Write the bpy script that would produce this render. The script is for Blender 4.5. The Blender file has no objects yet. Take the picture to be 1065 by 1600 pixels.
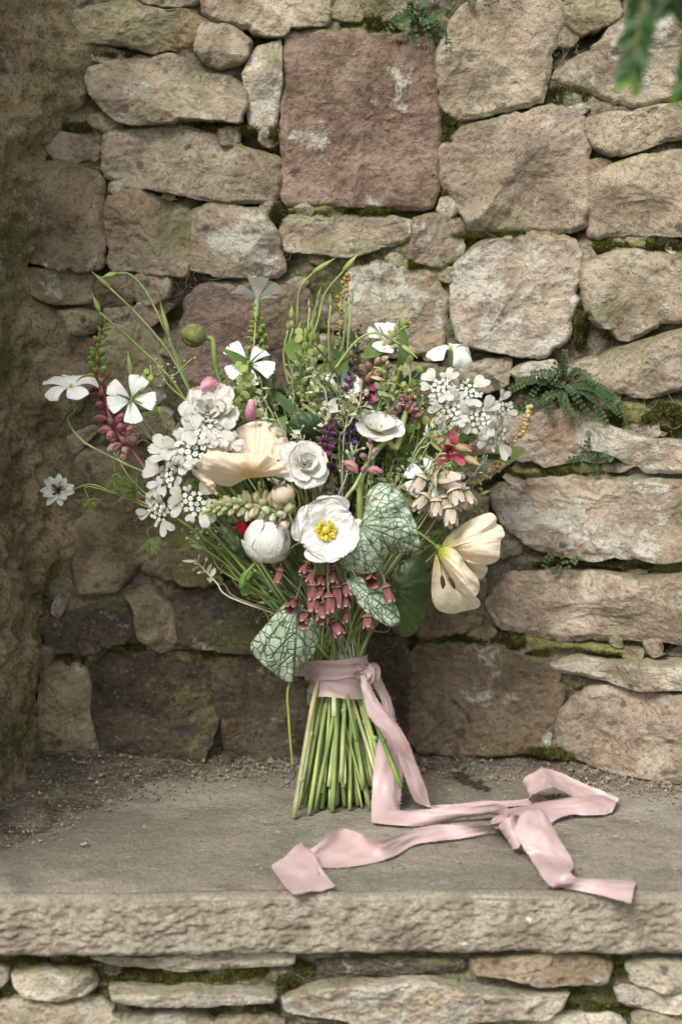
import bpy, math, random
import numpy as np
from mathutils import Vector, Matrix

# ------------------------------------------------------------------ camera, sky, sun, exposure
scene = bpy.context.scene
C = scene.collection
FPX, PW, PH = 2850.0, 1065.0, 1600.0          # focal length and photograph size, in photograph pixels
PITCH = math.radians(8.5)
CAM = np.array([0.0, -1.90, 0.60])
cam_data = bpy.data.cameras.new('camera')
cam = bpy.data.objects.new('camera', cam_data)
C.objects.link(cam)
cam.location = CAM
cam.rotation_euler = (math.pi / 2 - PITCH, 0, 0)
cam_data.sensor_fit = 'VERTICAL'
cam_data.sensor_height = 36.0
cam_data.lens = FPX / PH * 36.0
cam_data.clip_start = 0.02
cam_data.clip_end = 500
cam_data.dof.use_dof = True
cam_data.dof.focus_distance = 1.93
cam_data.dof.aperture_fstop = 4.0
scene.camera = cam
scene.render.resolution_x, scene.render.resolution_y = 681, 1024
scene.cycles.use_denoising = True
scene.cycles.max_bounces = 8
scene.cycles.transparent_max_bounces = 8

SUN_ELEV, SUN_AZ = math.radians(46), math.radians(-27)   # azimuth from straight behind the camera, negative = from the left
world = bpy.data.worlds.new('World')
scene.world = world
world.use_nodes = True
wn = world.node_tree
sky = wn.nodes.new('ShaderNodeTexSky')
sky.sky_type = 'NISHITA'
sky.sun_disc = False
sky.sun_elevation = SUN_ELEV
sky.sun_rotation = math.pi + SUN_AZ * -1
sky.dust_density = 3.0
hs = wn.nodes.new('ShaderNodeHueSaturation')       # overcast: a cloud-grey sky
hs.inputs['Saturation'].default_value = 0.22
wn.links.new(sky.outputs[0], hs.inputs['Color'])
bg = wn.nodes['Background']
bg.inputs['Strength'].default_value = 0.087
wn.links.new(hs.outputs[0], bg.inputs['Color'])
sd = bpy.data.lights.new('sun', 'SUN')
sd.energy = 1.5
sd.angle = math.radians(22)
sd.color = (1.0, 0.968, 0.915)
sun = bpy.data.objects.new('sun', sd)
C.objects.link(sun)
_sv = Vector((math.sin(SUN_AZ) * math.cos(SUN_ELEV), -math.cos(SUN_AZ) * math.cos(SUN_ELEV), math.sin(SUN_ELEV)))
sun.rotation_euler = _sv.to_track_quat('Z', 'Y').to_euler()
vs = scene.view_settings
vs.view_transform = 'Standard'
vs.look = 'None'
vs.gamma = 1.0
vs.use_curve_mapping = False
vs.exposure = 1.31

rng = np.random.default_rng(7)
random.seed(7)

# ------------------------------------------------------------------ photograph pixel -> direction -> place
_R = np.array([1.0, 0, 0])
_F = np.array([0, math.cos(PITCH), -math.sin(PITCH)])
_U = np.array([0, math.sin(PITCH), math.cos(PITCH)])
def ray(px, py):
    px, py = np.asarray(px, float), np.asarray(py, float)
    return ((px - PW / 2) / FPX)[..., None] * _R + ((PH / 2 - py) / FPX)[..., None] * _U + _F
def on_y(px, py, Y):
    d = ray(px, py)
    t = (np.asarray(Y, float) - CAM[1]) / d[..., 1]
    return CAM + d * t[..., None]
def on_z(px, py, z):
    d = ray(px, py)
    t = (np.asarray(z, float) - CAM[2]) / d[..., 2]
    return CAM + d * t[..., None]
def wall_y(x):
    x = np.asarray(x, float)
    return 0.15 - 1.3 * np.clip(x - 0.10, 0, 0.5) ** 2 - 1.2 * np.clip(-0.2 - x, 0, 1) ** 2
def on_wall(px, py, off=0.0):
    Y = np.full(np.shape(px), 0.14)
    for _ in range(6):
        p = on_y(px, py, Y)
        Y = wall_y(p[..., 0]) - off
    return on_y(px, py, Y)
def vdir(r, u, t):
    """direction from right / up / towards-the-viewer components"""
    v = r * _R + u * _U - t * _F
    return v / np.linalg.norm(v)

# ------------------------------------------------------------------ noise
def _hash(ix, iy, iz, seed):
    h = (ix * 374761393 + iy * 668265263 + iz * 2147483647 + seed * 974634777) & 0xFFFFFFFF
    h = ((h ^ (h >> 13)) * 1274126177) & 0xFFFFFFFF
    h = h ^ (h >> 16)
    return (h & 0xFFFF) / 65535.0 * 2 - 1
def noise3(p, seed=0):
    p = np.asarray(p, float)
    i = np.floor(p).astype(np.int64)
    f = p - i
    f = f * f * f * (f * (f * 6 - 15) + 10)
    out = 0
    for dx in (0, 1):
        wx = f[..., 0] if dx else 1 - f[..., 0]
        for dy in (0, 1):
            wy = f[..., 1] if dy else 1 - f[..., 1]
            for dz in (0, 1):
                wz = f[..., 2] if dz else 1 - f[..., 2]
                out = out + wx * wy * wz * _hash(i[..., 0] + dx, i[..., 1] + dy, i[..., 2] + dz, seed)
    return out
def fbm(p, scale, octaves=4, seed=0, gain=0.5):
    p = np.asarray(p, float) * scale
    a, s, tot = 1.0, 0, 0
    for k in range(octaves):
        s = s + a * noise3(p, seed + k * 17)
        p = p * 2.03 + 11.3
        tot += a
        a *= gain
    return s / tot

# ------------------------------------------------------------------ objects
def mesh_data(name, verts, faces, mat=None, uv=None, smooth=True, attrs=None):
    me = bpy.data.meshes.new(name)
    verts = np.asarray(verts, dtype=np.float32)
    if isinstance(faces, np.ndarray):
        n, k = faces.shape
        me.vertices.add(len(verts)); me.vertices.foreach_set('co', verts.ravel())
        me.loops.add(n * k); me.loops.foreach_set('vertex_index', faces.astype(np.int32).ravel())
        me.polygons.add(n)
        me.polygons.foreach_set('loop_start', np.arange(0, n * k, k, dtype=np.int32))
        me.update(calc_edges=True)
    else:
        me.from_pydata(verts.tolist(), [], [list(map(int, f)) for f in faces])
    if uv is not None:
        uv = np.asarray(uv, np.float32)
        l = me.uv_layers.new(name='UVMap')
        idx = np.empty(len(me.loops), np.int32); me.loops.foreach_get('vertex_index', idx)
        l.data.foreach_set('uv', uv[idx].ravel())
    for k, v in (attrs or {}).items():
        a = me.attributes.new(k, 'FLOAT', 'POINT'); a.data.foreach_set('value', np.asarray(v, np.float32))
    me.validate()
    me.polygons.foreach_set('use_smooth', np.full(len(me.polygons), bool(smooth)))
    if mat is not None:
        me.materials.append(mat)
    return me
def link(name, me, parent=None, label=None, cat=None, group=None, kind=None, loc=None, color=None):
    o = bpy.data.objects.new(name, me)
    C.objects.link(o)
    if parent is not None: o.parent = parent
    if loc is not None: o.location = loc
    if label: o['label'] = label
    if cat: o['category'] = cat
    if group: o['group'] = group
    if kind: o['kind'] = kind
    if color is not None: o.color = color
    return o
def grid_faces(nu, nv, closed_u=False):
    """verts indexed u*nv+v"""
    U = np.arange(nu if closed_u else nu - 1); V = np.arange(nv - 1)
    u, v = np.meshgrid(U, V, indexing='ij')
    u2 = (u + 1) % nu
    return np.stack([u * nv + v, u2 * nv + v, u2 * nv + v + 1, u * nv + v + 1], -1).reshape(-1, 4)

# ------------------------------------------------------------------ materials
class NT:
    def __init__(s, name):
        s.m = bpy.data.materials.new(name); s.m.use_nodes = True
        s.t = s.m.node_tree; s.t.nodes.clear()
        s.out = s.n('ShaderNodeOutputMaterial')
    def n(s, typ, **kw):
        nd = s.t.nodes.new(typ)
        for k, v in kw.items():
            setattr(nd, k, v)
        return nd
    def l(s, a, b): s.t.links.new(a, b)
    def set(s, inp, v):
        if hasattr(v, 'is_output'): s.l(v, inp)
        else: inp.default_value = v
    def noise(s, vec, scale, detail=5, rough=0.55, dist=0.0):
        nd = s.n('ShaderNodeTexNoise'); s.l(vec, nd.inputs['Vector'])
        nd.inputs['Scale'].default_value = scale; nd.inputs['Detail'].default_value = detail
        nd.inputs['Roughness'].default_value = rough; nd.inputs['Distortion'].default_value = dist
        return nd.outputs['Fac']
    def ramp(s, f, lo, hi, a=0.0, b=1.0):
        nd = s.n('ShaderNodeMapRange'); nd.interpolation_type = 'SMOOTHSTEP'
        s.set(nd.inputs['Value'], f)
        for i, v in zip((1, 2, 3, 4), (lo, hi, a, b)): nd.inputs[i].default_value = v
        return nd.outputs[0]
    def math(s, op, a, b=0.0, c=None):
        nd = s.n('ShaderNodeMath', operation=op); s.set(nd.inputs[0], a); s.set(nd.inputs[1], b)
        if c is not None: s.set(nd.inputs[2], c)
        return nd.outputs[0]
    def mix(s, f, a, b, mode='MIX'):
        nd = s.n('ShaderNodeMix', data_type='RGBA', blend_type=mode)
        s.set(nd.inputs[0], f)
        for i, v in ((6, a), (7, b)):
            s.set(nd.inputs[i], (*v, 1) if isinstance(v, tuple) and len(v) == 3 else v)
        return nd.outputs[2]
    def coord(s, which='Object'):
        return s.n('ShaderNodeTexCoord').outputs[which]
    def mapping(s, vec, scale=(1, 1, 1), loc=(0, 0, 0)):
        nd = s.n('ShaderNodeMapping'); s.l(vec, nd.inputs[0]); nd.inputs['Scale'].default_value = scale; nd.inputs['Location'].default_value = loc
        return nd.outputs[0]
    def bump(s, h, strength, dist, normal=None):
        nd = s.n('ShaderNodeBump'); s.l(h, nd.inputs['Height']); nd.inputs['Strength'].default_value = strength
        nd.inputs['Distance'].default_value = dist
        if normal is not None: s.l(normal, nd.inputs['Normal'])
        return nd.outputs[0]
    def bsdf(s, color, rough=0.8, normal=None, spec=0.3, **kw):
        b = s.n('ShaderNodeBsdfPrincipled')
        s.set(b.inputs['Base Color'], (*color, 1) if isinstance(color, tuple) and len(color) == 3 else color)
        s.set(b.inputs['Roughness'], rough)
        b.inputs['Specular IOR Level'].default_value = spec
        if normal is not None: s.l(normal, b.inputs['Normal'])
        for k, v in kw.items(): s.set(b.inputs[k.replace('_', ' ')], v)
        return b.outputs[0]
    def done(s, shader):
        s.l(shader, s.out.inputs['Surface']); return s.m

def stone_material(name, lichen_col=(0.53, 0.50, 0.425), green=0.62):
    t = NT(name)
    info = t.n('ShaderNodeObjectInfo')
    off = t.n('ShaderNodeVectorMath', operation='MULTIPLY_ADD')
    comb = t.n('ShaderNodeCombineXYZ')
    for i in range(3): t.l(t.math('MULTIPLY', info.outputs['Random'], (13.7, 7.1, 3.3)[i]), comb.inputs[i])
    add = t.n('ShaderNodeVectorMath', operation='ADD')
    t.l(t.coord(), add.inputs[0]); t.l(comb.outputs[0], add.inputs[1])
    v = add.outputs[0]
    tint = info.outputs['Color']
    n1 = t.noise(v, 14, 8, 0.62, 0.6)
    dark = t.mix(1.0, tint, (0.55, 0.50, 0.46), 'MULTIPLY')
    lite = t.mix(1.0, tint, (1.22, 1.20, 1.16), 'MULTIPLY')
    col = t.mix(t.ramp(n1, 0.33, 0.66), dark, lite)
    n4 = t.noise(v, 38, 6, 0.7)
    col = t.mix(t.ramp(n4, 0.42, 0.75, 0, 0.55), col, t.mix(1.0, tint, (1.30, 1.12, 0.98), 'MULTIPLY'))
    # warm iron stains
    col = t.mix(t.ramp(t.noise(v, 7, 4, 0.5, 1.2), 0.57, 0.72, 0, 0.45), col, t.mix(1.0, tint, (0.95, 0.66, 0.45), 'MULTIPLY'))
    # lichen crust, amount carried by the stone
    n2 = t.noise(v, 15, 9, 0.70, 0.15)
    lm = t.ramp(t.math('ADD', n2, t.math('MULTIPLY', info.outputs['Alpha'], 0.20)), 0.625, 0.69)
    col = t.mix(t.math('MULTIPLY', lm, 0.85), col, lichen_col)
    # algae / moss film
    geo = t.n('ShaderNodeNewGeometry')
    sep = t.n('ShaderNodeSeparateXYZ'); t.l(geo.outputs['Normal'], sep.inputs[0])
    up = t.ramp(sep.outputs['Z'], 0.15, 0.85)
    gm = t.math('MULTIPLY', t.ramp(t.math('ADD', t.noise(v, 9, 6, 0.6), t.math('MULTIPLY', up, 0.20)), 0.54, 0.70), green)
    col = t.mix(gm, col, (0.150, 0.150, 0.058))
    grime = t.ramp(t.noise(v, 11, 6, 0.65, 0.3), 0.55, 0.74, 0, 0.6)
    col = t.mix(grime, col, t.mix(1.0, tint, (0.42, 0.40, 0.35), 'MULTIPLY'))
    # pits and specks
    sp = t.noise(v, 190, 4, 0.7)
    col = t.mix(t.ramp(sp, 0.55, 0.70, 0, 0.45), col, t.mix(1.0, tint, (0.34, 0.31, 0.28), 'MULTIPLY'))
    col = t.mix(t.ramp(sp, 0.30, 0.44, 0.40, 0), col, t.mix(0.5, tint, (0.52, 0.47, 0.38)))
    grain = t.noise(v, 520, 2, 0.6)
    col = t.mix(t.ramp(grain, 0.50, 0.66, 0, 0.28), col, t.mix(1.0, tint, (0.4, 0.37, 0.33), 'MULTIPLY'))
    spot = t.noise(v, 42, 1, 0.4)
    col = t.mix(t.ramp(spot, 0.72, 0.77, 0, 0.7), col, (0.07, 0.06, 0.055))
    h = t.math('ADD', t.math('MULTIPLY', t.noise(v, 55, 8, 0.68), 1.0), t.math('MULTIPLY', t.noise(v, 230, 5, 0.65), 0.38))
    h = t.math('ADD', h, t.math('MULTIPLY', lm, 0.12))
    h = t.math('SUBTRACT', h, t.math('MULTIPLY', t.ramp(sp, 0.54, 0.70), 0.16))
    nor = t.bump(h, 1.0, 0.0080)
    return t.done(t.bsdf(col, 0.92, nor, 0.15))

def mortar_material(name, base, green_lo, green_hi, pale=0.5):
    t = NT(name); v = t.coord()
    n = t.noise(v, 18, 8, 0.65, 0.5)
    col = t.mix(t.ramp(n, 0.35, 0.68), tuple(c * 0.42 for c in base), tuple(c * 1.15 for c in base))
    col = t.mix(t.math('MULTIPLY', t.ramp(t.noise(v, 30, 7, 0.7), 0.52, 0.66), pale), col, (0.36, 0.34, 0.25))
    col = t.mix(t.ramp(t.noise(v, 8, 6, 0.62, 0.7), green_lo, green_hi, 0, 0.85), col, (0.10, 0.105, 0.035))
    at = t.n('ShaderNodeAttribute'); at.attribute_name = 'moss'
    mm = t.ramp(t.math('ADD', at.outputs['Fac'], t.math('MULTIPLY', t.noise(v, 45, 5, 0.6), 0.6)), 0.55, 0.95, 0, 0.9)
    col = t.mix(mm, col, t.mix(t.noise(v, 120, 4, 0.6), (0.10, 0.105, 0.025), (0.26, 0.25, 0.085)))
    sp = t.noise(v, 260, 3, 0.65)
    col = t.mix(t.ramp(sp, 0.53, 0.66, 0, 0.7), col, (0.05, 0.04, 0.028))
    col = t.mix(t.ramp(sp, 0.33, 0.44, 0.45, 0), col, (0.36, 0.33, 0.24))
    h = t.math('ADD', t.noise(v, 60, 8, 0.7), t.math('MULTIPLY', t.noise(v, 300, 4, 0.6), 0.35))
    return t.done(t.bsdf(col, 0.95, t.bump(h, 1.0, 0.007), 0.12))

M = {}
M['stone'] = stone_material('sandstone')
M['mortar'] = mortar_material('lime_mortar', (0.21, 0.18, 0.13), 0.46, 0.62, 0.5)
M['render'] = mortar_material('weathered_render', (0.36, 0.285, 0.175), 0.44, 0.68, 0.75)

# ------------------------------------------------------------------ ground far below the ledge, out in front of the wall; unseen, added for its bounced light
def bounce_ground():
    t = NT('lawn'); v = t.coord()
    col = t.mix(t.ramp(t.noise(v, 3, 6), 0.35, 0.65), (0.06, 0.075, 0.03), (0.13, 0.115, 0.075))
    m = t.done(t.bsdf(col, 0.95))
    s = 200.0
    me = mesh_data('ground', [(-s, -s, -0.75), (s, -s, -0.75), (s, s, -0.75), (-s, s, -0.75)], [(0, 1, 2, 3)], m)
    link('ground', me, kind='structure')
bounce_ground()

# ------------------------------------------------------------------ stones
def smooth_poly(poly, it=2, cut=0.2):
    p = np.asarray(poly, float)
    for _ in range(it):
        q = np.roll(p, -1, 0)
        p = np.stack([p * (1 - cut) + q * cut, p * cut + q * (1 - cut)], 1).reshape(-1, 2)
    return p
def resample(p, n):
    q = np.vstack([p, p[:1]])
    s = np.concatenate([[0], np.cumsum(np.linalg.norm(np.diff(q, axis=0), axis=1))])
    t = np.linspace(0, s[-1], n, endpoint=False)
    return np.stack([np.interp(t, s, q[:, k]) for k in range(p.shape[1])], 1)
def seg_dist(P, poly):
    a = poly; b = np.roll(poly, -1, 0)
    best = np.full(len(P), 1e9)
    for i in range(len(a)):
        ab = b[i] - a[i]; L = ab @ ab + 1e-12
        t = np.clip(((P - a[i]) @ ab) / L, 0, 1)
        d = np.linalg.norm(P - (a[i] + t[:, None] * ab), axis=1)
        best = np.minimum(best, d)
    return best

STONE_N = [0]
def stone(poly, parent, place, depth_of, tint, lichen=0.3, proud=0.022, rad=0.0075, rough=1.0, under=None, spacing=0.0019, name='stone', label=None):
    """a rough quarried block: outline on the wall face, rounded arrises, chipped facets, pitted face"""
    STONE_N[0] += 1
    seed = STONE_N[0] * 31
    r = np.random.default_rng(seed)
    out = place(*smooth_poly(poly, 1, 0.12).T)           # world points on the wall face
    P = out[:, [0, 2]]
    per = np.linalg.norm(np.diff(np.vstack([P, P[:1]]), axis=0), axis=1).sum()
    n = int(np.clip(per / spacing, 60, 420))
    P = resample(P, n)
    c = P.mean(0)
    nz = fbm(np.stack([P[:, 0], P[:, 1], np.full(n, seed * 0.37)], 1), 45, 3, seed)
    dirs = (P - c); rr = np.linalg.norm(dirs, axis=1, keepdims=True); dirs = dirs / rr
    chip = np.clip(fbm(np.stack([P[:, 0], P[:, 1], np.full(n, seed * 0.11)], 1), 90, 2, seed + 3) - 0.15, 0, 1)
    P = P + dirs * (nz * 0.0038 * rough + 0.0050 - chip * 0.008 * rough)[:, None]
    rings = int(np.clip(np.median(rr) / spacing * 0.9, 10, 60))
    tt = np.linspace(0, 1, rings) ** 1.15
    tt = tt[:-1]
    V = (c + (P - c)[None] * (1 - tt)[:, None, None]).reshape(-1, 2)
    V = np.vstack([V, c])
    poly_c = P[::max(1, n // 90)]
    d = seg_dist(V, poly_c)
    d[:n] = 0
    e = np.clip(d / (rad * .62), 0, 1)
    h = proud * (1 - (1 - e) ** 2.6) ** (1 / 2.2)
    ext = P.max(0) - P.min(0)
    for k in range(r.integers(4, 8)):
        ang = r.uniform(0, 2 * math.pi)
        sl = r.uniform(0.08, 0.6)
        cpt = c + r.uniform(-0.35, 0.35, 2) * ext
        hk = proud * r.uniform(0.75, 1.1) + (V - cpt) @ np.array([math.cos(ang), math.sin(ang)]) * sl
        h = np.minimum(h, np.maximum(hk, proud * 0.25 * e))
    if under is not None:                               # a chamfered underside: fraction of the height
        z0 = P[:, 1].min() + ext[1] * under
        h = np.minimum(h, np.maximum(proud + (V[:, 1] - z0) * 0.9, -0.01))
    p3 = np.stack([V[:, 0], V[:, 1], np.full(len(V), seed * 0.71)], 1)
    big = fbm(p3, 22, 4, seed + 1)
    rid = 1 - np.abs(fbm(p3, 48, 4, seed + 2)) * 2
    fine = fbm(p3, 150, 3, seed + 5)
    st = fbm(p3, 24, 3, seed + 9) * 3.0; step = (np.floor(st) + np.clip((st - np.floor(st)) * 4, 0, 1)) / 3.0
    h = h + rough * (big * 0.0062 + (rid - 0.6) * 0.0022 + fine * 0.0011 + step * 0.0046) * (0.6 + 0.4 * e)
    Y = depth_of(V[:, 0]) - h
    W = np.stack([V[:, 0], Y, V[:, 1]], 1)
    back = np.stack([P[:, 0] * 1.0, depth_of(P[:, 0]) + 0.045, P[:, 1]], 1)
    Vs = np.vstack([back, W])
    nr = rings                                          # back ring + rings-1 rings
    F = []
    i = np.arange(n); j = (i + 1) % n
    quads = [np.stack([k * n + i, k * n + j, (k + 1) * n + j, (k + 1) * n + i], 1) for k in range(nr - 1)]
    faces = np.vstack(quads)
    last = (nr - 1) * n
    tip = len(Vs) - 1
    tris = np.stack([last + i, last + j, np.full(n, tip), np.full(n, tip)], 1)
    tri = tris[:, :3]
    loc = np.array([c[0], float(depth_of(c[0])), P[:, 1].min()])
    allf = [tuple(f) for f in tri]
    me = bpy.data.meshes.new(name)
    nv = len(Vs)
    me.vertices.add(nv); me.vertices.foreach_set('co', (Vs - loc).astype(np.float32).ravel())
    loops = np.concatenate([faces.ravel(), tri.ravel()]).astype(np.int32)
    me.loops.add(len(loops)); me.loops.foreach_set('vertex_index', loops)
    starts = np.concatenate([np.arange(len(faces)) * 4, len(faces) * 4 + np.arange(len(tri)) * 3]).astype(np.int32)
    me.polygons.add(len(starts)); me.polygons.foreach_set('loop_start', starts)
    me.update(calc_edges=True); me.validate()
    me.polygons.foreach_set('use_smooth', np.full(len(me.polygons), True))
    me.materials.append(M['stone'])
    base = np.array(tint) * r.uniform(0.98, 1.16)
    return link(name, me, parent, loc=loc, color=(*base, lichen), label=label)

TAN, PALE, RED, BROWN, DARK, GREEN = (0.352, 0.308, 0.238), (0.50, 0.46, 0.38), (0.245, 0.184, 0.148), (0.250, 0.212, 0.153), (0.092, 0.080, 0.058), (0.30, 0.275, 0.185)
MAUVE = (0.345, 0.293, 0.236)
ROSY_LIT = (0.42, 0.36, 0.292)  # raised tint puts the stronger light low on the right into the colour
niche = link('niche_wall', None, label='rough sandstone rubble wall with mossy joints behind the bouquet', cat='wall')
WALL = [  # outline in photograph pixels, tint, lichen, proud, options
    ([(205,-45),(303,-45),(304,8),(240,6),(215,-5)], TAN, .3, .02, {}),
    ([(122,15),(210,8),(228,18),(304,15),(313,30),(312,58),(299,76),(238,82),(215,71),(124,70),(119,40)], GREEN, .35, .022, {}),
    ([(134,76),(195,81),(193,94),(152,95),(133,86)], GREEN, .4, .012, dict(rad=.006)),
    ([(311,-40),(525,-40),(512,38),(451,43),(441,51),(385,43),(345,35),(316,20)], TAN, .35, .026, dict(under=.3)),
    ([(317,38),(350,40),(388,64),(386,92),(345,105),(325,97),(308,76)], TAN, .3, .018, {}),
    ([(400,82),(437,65),(440,78),(431,195),(421,202),(390,197),(388,130),(383,118)], PALE, .7, .018, dict(rad=.006, rough=.6)),
    ([(134,100),(167,95),(223,86),(284,93),(300,116),(355,116),(383,139),(386,157),(375,193),(325,190),(294,183),(253,191),(193,192),(167,175),(147,152),(133,117)], TAN, .45, .026, {}),
    ([(165,203),(243,198),(325,208),(385,233),(431,243),(440,264),(436,300),(423,317),(355,314),(274,300),(203,290),(162,276)], TAN, .25, .026, {}),
    ([(345,206),(358,200),(371,208),(370,222),(350,224)], TAN, .3, .012, dict(rad=.006)),
    ([(450,52),(560,50),(640,55),(672,62),(682,100),(684,200),(682,290),(670,325),(560,318),(450,320),(441,300),(443,200),(447,100)], RED, .12, .020, dict(rad=.008, rough=.75)),
    ([(30,285),(66,258),(117,258),(157,276),(165,330),(162,416),(127,421),(91,421),(36,396),(25,355)], BROWN, .2, .028, {}),
    ([(168,312),(213,297),(284,324),(300,340),(295,406),(288,428),(228,426),(172,421)], TAN, .25, .02, dict(rad=.008)),
    ([(303,330),(350,319),(406,330),(426,355),(445,421),(426,433),(296,423),(299,380)], MAUVE, .6, .022, dict(rad=.008)),
    ([(441,340),(477,336),(540,344),(600,338),(642,345),(645,372),(600,385),(540,395),(450,393),(443,370)], TAN, .5, .02, dict(rad=.007)),
    ([(649,347),(677,338),(720,345),(718,400),(692,413),(643,408)], MAUVE, .5, .02, dict(rad=.008)),
    ([(700,46),(728,10),(789,-28),(870,-20),(875,41),(857,86),(849,132),(844,160),(799,167),(708,188),(687,162),(683,92)], TAN, .2, .022, dict(rad=.010, rough=.8)),
    ([(687,228),(712,203),(809,182),(870,165),(905,178),(919,228),(916,350),(880,363),(738,362),(718,324),(692,284)], (0.300, 0.252, 0.200), .15, .030, dict(rad=.010, under=.24, rough=.8)),  # tint lowered to put the weaker light up here into the colour
    ([(877,5),(960,-25),(968,25),(912,55),(888,40)], GREEN, .3, .018, {}),
    ([(862,120),(890,95),(955,56),(990,-20),(1110,-40),(1110,130),(1050,150),(985,160),(955,158),(925,140),(890,130)], TAN, .35, .026, {}),
    ([(908,190),(946,175),(997,177),(1110,148),(1110,205),(1032,218),(956,246),(931,228)], TAN, .4, .026, dict(under=.3)),
    ([(910,299),(931,274),(997,243),(1110,240),(1110,366),(997,362),(926,375),(915,330)], TAN, .15, .028, dict(under=.16, rough=.85)),
    ([(710,420),(748,385),(814,360),(890,375),(905,400),(895,480),(884,525),(845,558),(790,550),(720,535),(706,480)], MAUVE, .75, .024, {}),
    ([(909,415),(960,392),(1110,400),(1110,500),(1033,500),(977,530),(920,492),(908,440)], TAN, .45, .026, {}),
    ([(918,575),(965,546),(1022,531),(1110,505),(1110,592),(1040,610),(1003,618),(935,606),(915,590)], MAUVE, .2, .030, dict(under=.3)),
    ([(714,576),(793,558),(797,597),(760,612),(721,600)], TAN, .5, .016, dict(rad=.008)),
    ([(793,580),(864,561),(868,577),(850,592),(815,596)], PALE, .5, .014, dict(rad=.006)),
    ([(886,583),(928,560),(932,580),(905,597)], TAN, .5, .012, dict(rad=.006)),
    ([(800,650),(887,644),(900,665),(905,718),(853,726),(808,712),(785,668)], MAUVE, .3, .024, {}),
    ([(898,663),(950,663),(1003,685),(1110,695),(1110,738),(1014,734),(965,712),(902,697)], PALE, .6, .024, dict(rad=.009)),
    ([(768,757),(890,745),(1000,750),(1110,755),(1110,865),(1014,874),(965,865),(924,870),(860,863),(815,844),(789,821),(774,795)], MAUVE, .6, .030, dict(under=.12)),
    ([(790,905),(800,895),(890,895),(984,900),(1110,890),(1110,1012),(1014,998),(958,994),(898,1000),(834,990),(785,981),(760,945)], ROSY_LIT, .2, .028, dict(rad=.014)),
    ([(862,1035),(905,1026),(965,1030),(1110,1035),(1110,1080),(1014,1069),(965,1065),(875,1050)], PALE, .45, .026, dict(rad=.008)),
    ([(875,1114),(905,1088),(939,1077),(1003,1085),(1110,1085),(1110,1230),(1014,1212),(928,1195),(879,1172),(868,1133)], ROSY_LIT, .15, .026, dict(rad=.014)),
    ([(640,1012),(760,1005),(868,1040),(875,1085),(868,1125),(849,1170),(740,1180),(640,1172)], (0.20, 0.165, 0.122), .2, .014, {}),  # tint darkened to carry the bouquet's cast shadow
    ([(545,425),(600,412),(680,425),(697,470),(690,545),(620,555),(550,540),(535,480)], TAN, .65, .022, {}),
    ([(290,470),(320,448),(400,445),(480,450),(492,500),(490,640),(400,660),(300,640),(280,540)], RED, .3, .016, {}),
    ([(38,419),(143,428),(147,470),(82,472),(42,452)], GREEN, .3, .028, {}),
    ([(150,435),(205,430),(209,470),(158,478)], BROWN, .15, .020, dict(rad=.008)),
    ([(212,430),(255,427),(261,441),(259,470),(215,472)], TAN, .3, .022, dict(rad=.008)),
    ([(86,486),(150,490),(154,505),(143,524),(90,509)], GREEN, .45, .02, dict(rad=.008)),
    ([(160,512),(210,505),(240,524),(258,588),(258,622),(225,640),(170,620),(155,550)], GREEN, .1, .018, {}),
    ([(120,720),(150,700),(230,720),(262,790),(250,850),(215,880),(188,923),(150,928),(117,928),(118,800)], BROWN, .05, .026, {}),
    ([(222,888),(245,850),(268,800),(345,810),(342,905),(315,911),(245,898)], BROWN, .1, .022, {}),
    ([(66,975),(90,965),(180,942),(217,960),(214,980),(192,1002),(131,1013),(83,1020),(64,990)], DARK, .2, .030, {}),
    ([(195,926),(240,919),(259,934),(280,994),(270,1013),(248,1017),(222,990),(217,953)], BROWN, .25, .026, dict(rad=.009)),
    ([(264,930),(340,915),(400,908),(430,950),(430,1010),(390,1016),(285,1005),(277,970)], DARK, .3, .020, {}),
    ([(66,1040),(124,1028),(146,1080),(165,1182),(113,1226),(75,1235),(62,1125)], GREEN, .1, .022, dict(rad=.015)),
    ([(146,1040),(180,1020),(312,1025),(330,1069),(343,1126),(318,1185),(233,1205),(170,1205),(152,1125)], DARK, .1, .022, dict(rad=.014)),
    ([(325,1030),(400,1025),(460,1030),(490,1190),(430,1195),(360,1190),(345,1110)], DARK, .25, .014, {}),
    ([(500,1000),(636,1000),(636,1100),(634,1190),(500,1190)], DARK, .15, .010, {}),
    ([(645,905),(700,890),(755,900),(745,985),(650,995)], BROWN, .25, .014, {}),
    ([(640,640),(772,640),(795,715),(760,745),(640,740)], BROWN, .2, .014, {}),
    ([(505,565),(690,570),(690,632),(505,650)], TAN, .4, .012, {}),
    ([(350,668),(625,664),(632,780),(350,790)], BROWN, .2, .012, {}),
    ([(352,800),(500,797),(500,900),(352,900)], BROWN, .2, .012, {}),
    ([(510,790),(758,765),(752,878),(510,895)], BROWN, .3, .012, {}),
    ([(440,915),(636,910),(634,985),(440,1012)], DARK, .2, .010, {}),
    ([(272,665),(340,670),(342,790),(275,780)], BROWN, .2, .012, {}),
]
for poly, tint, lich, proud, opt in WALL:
    stone(poly, niche, on_wall, wall_y, tint, lich, proud, **opt)

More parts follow.
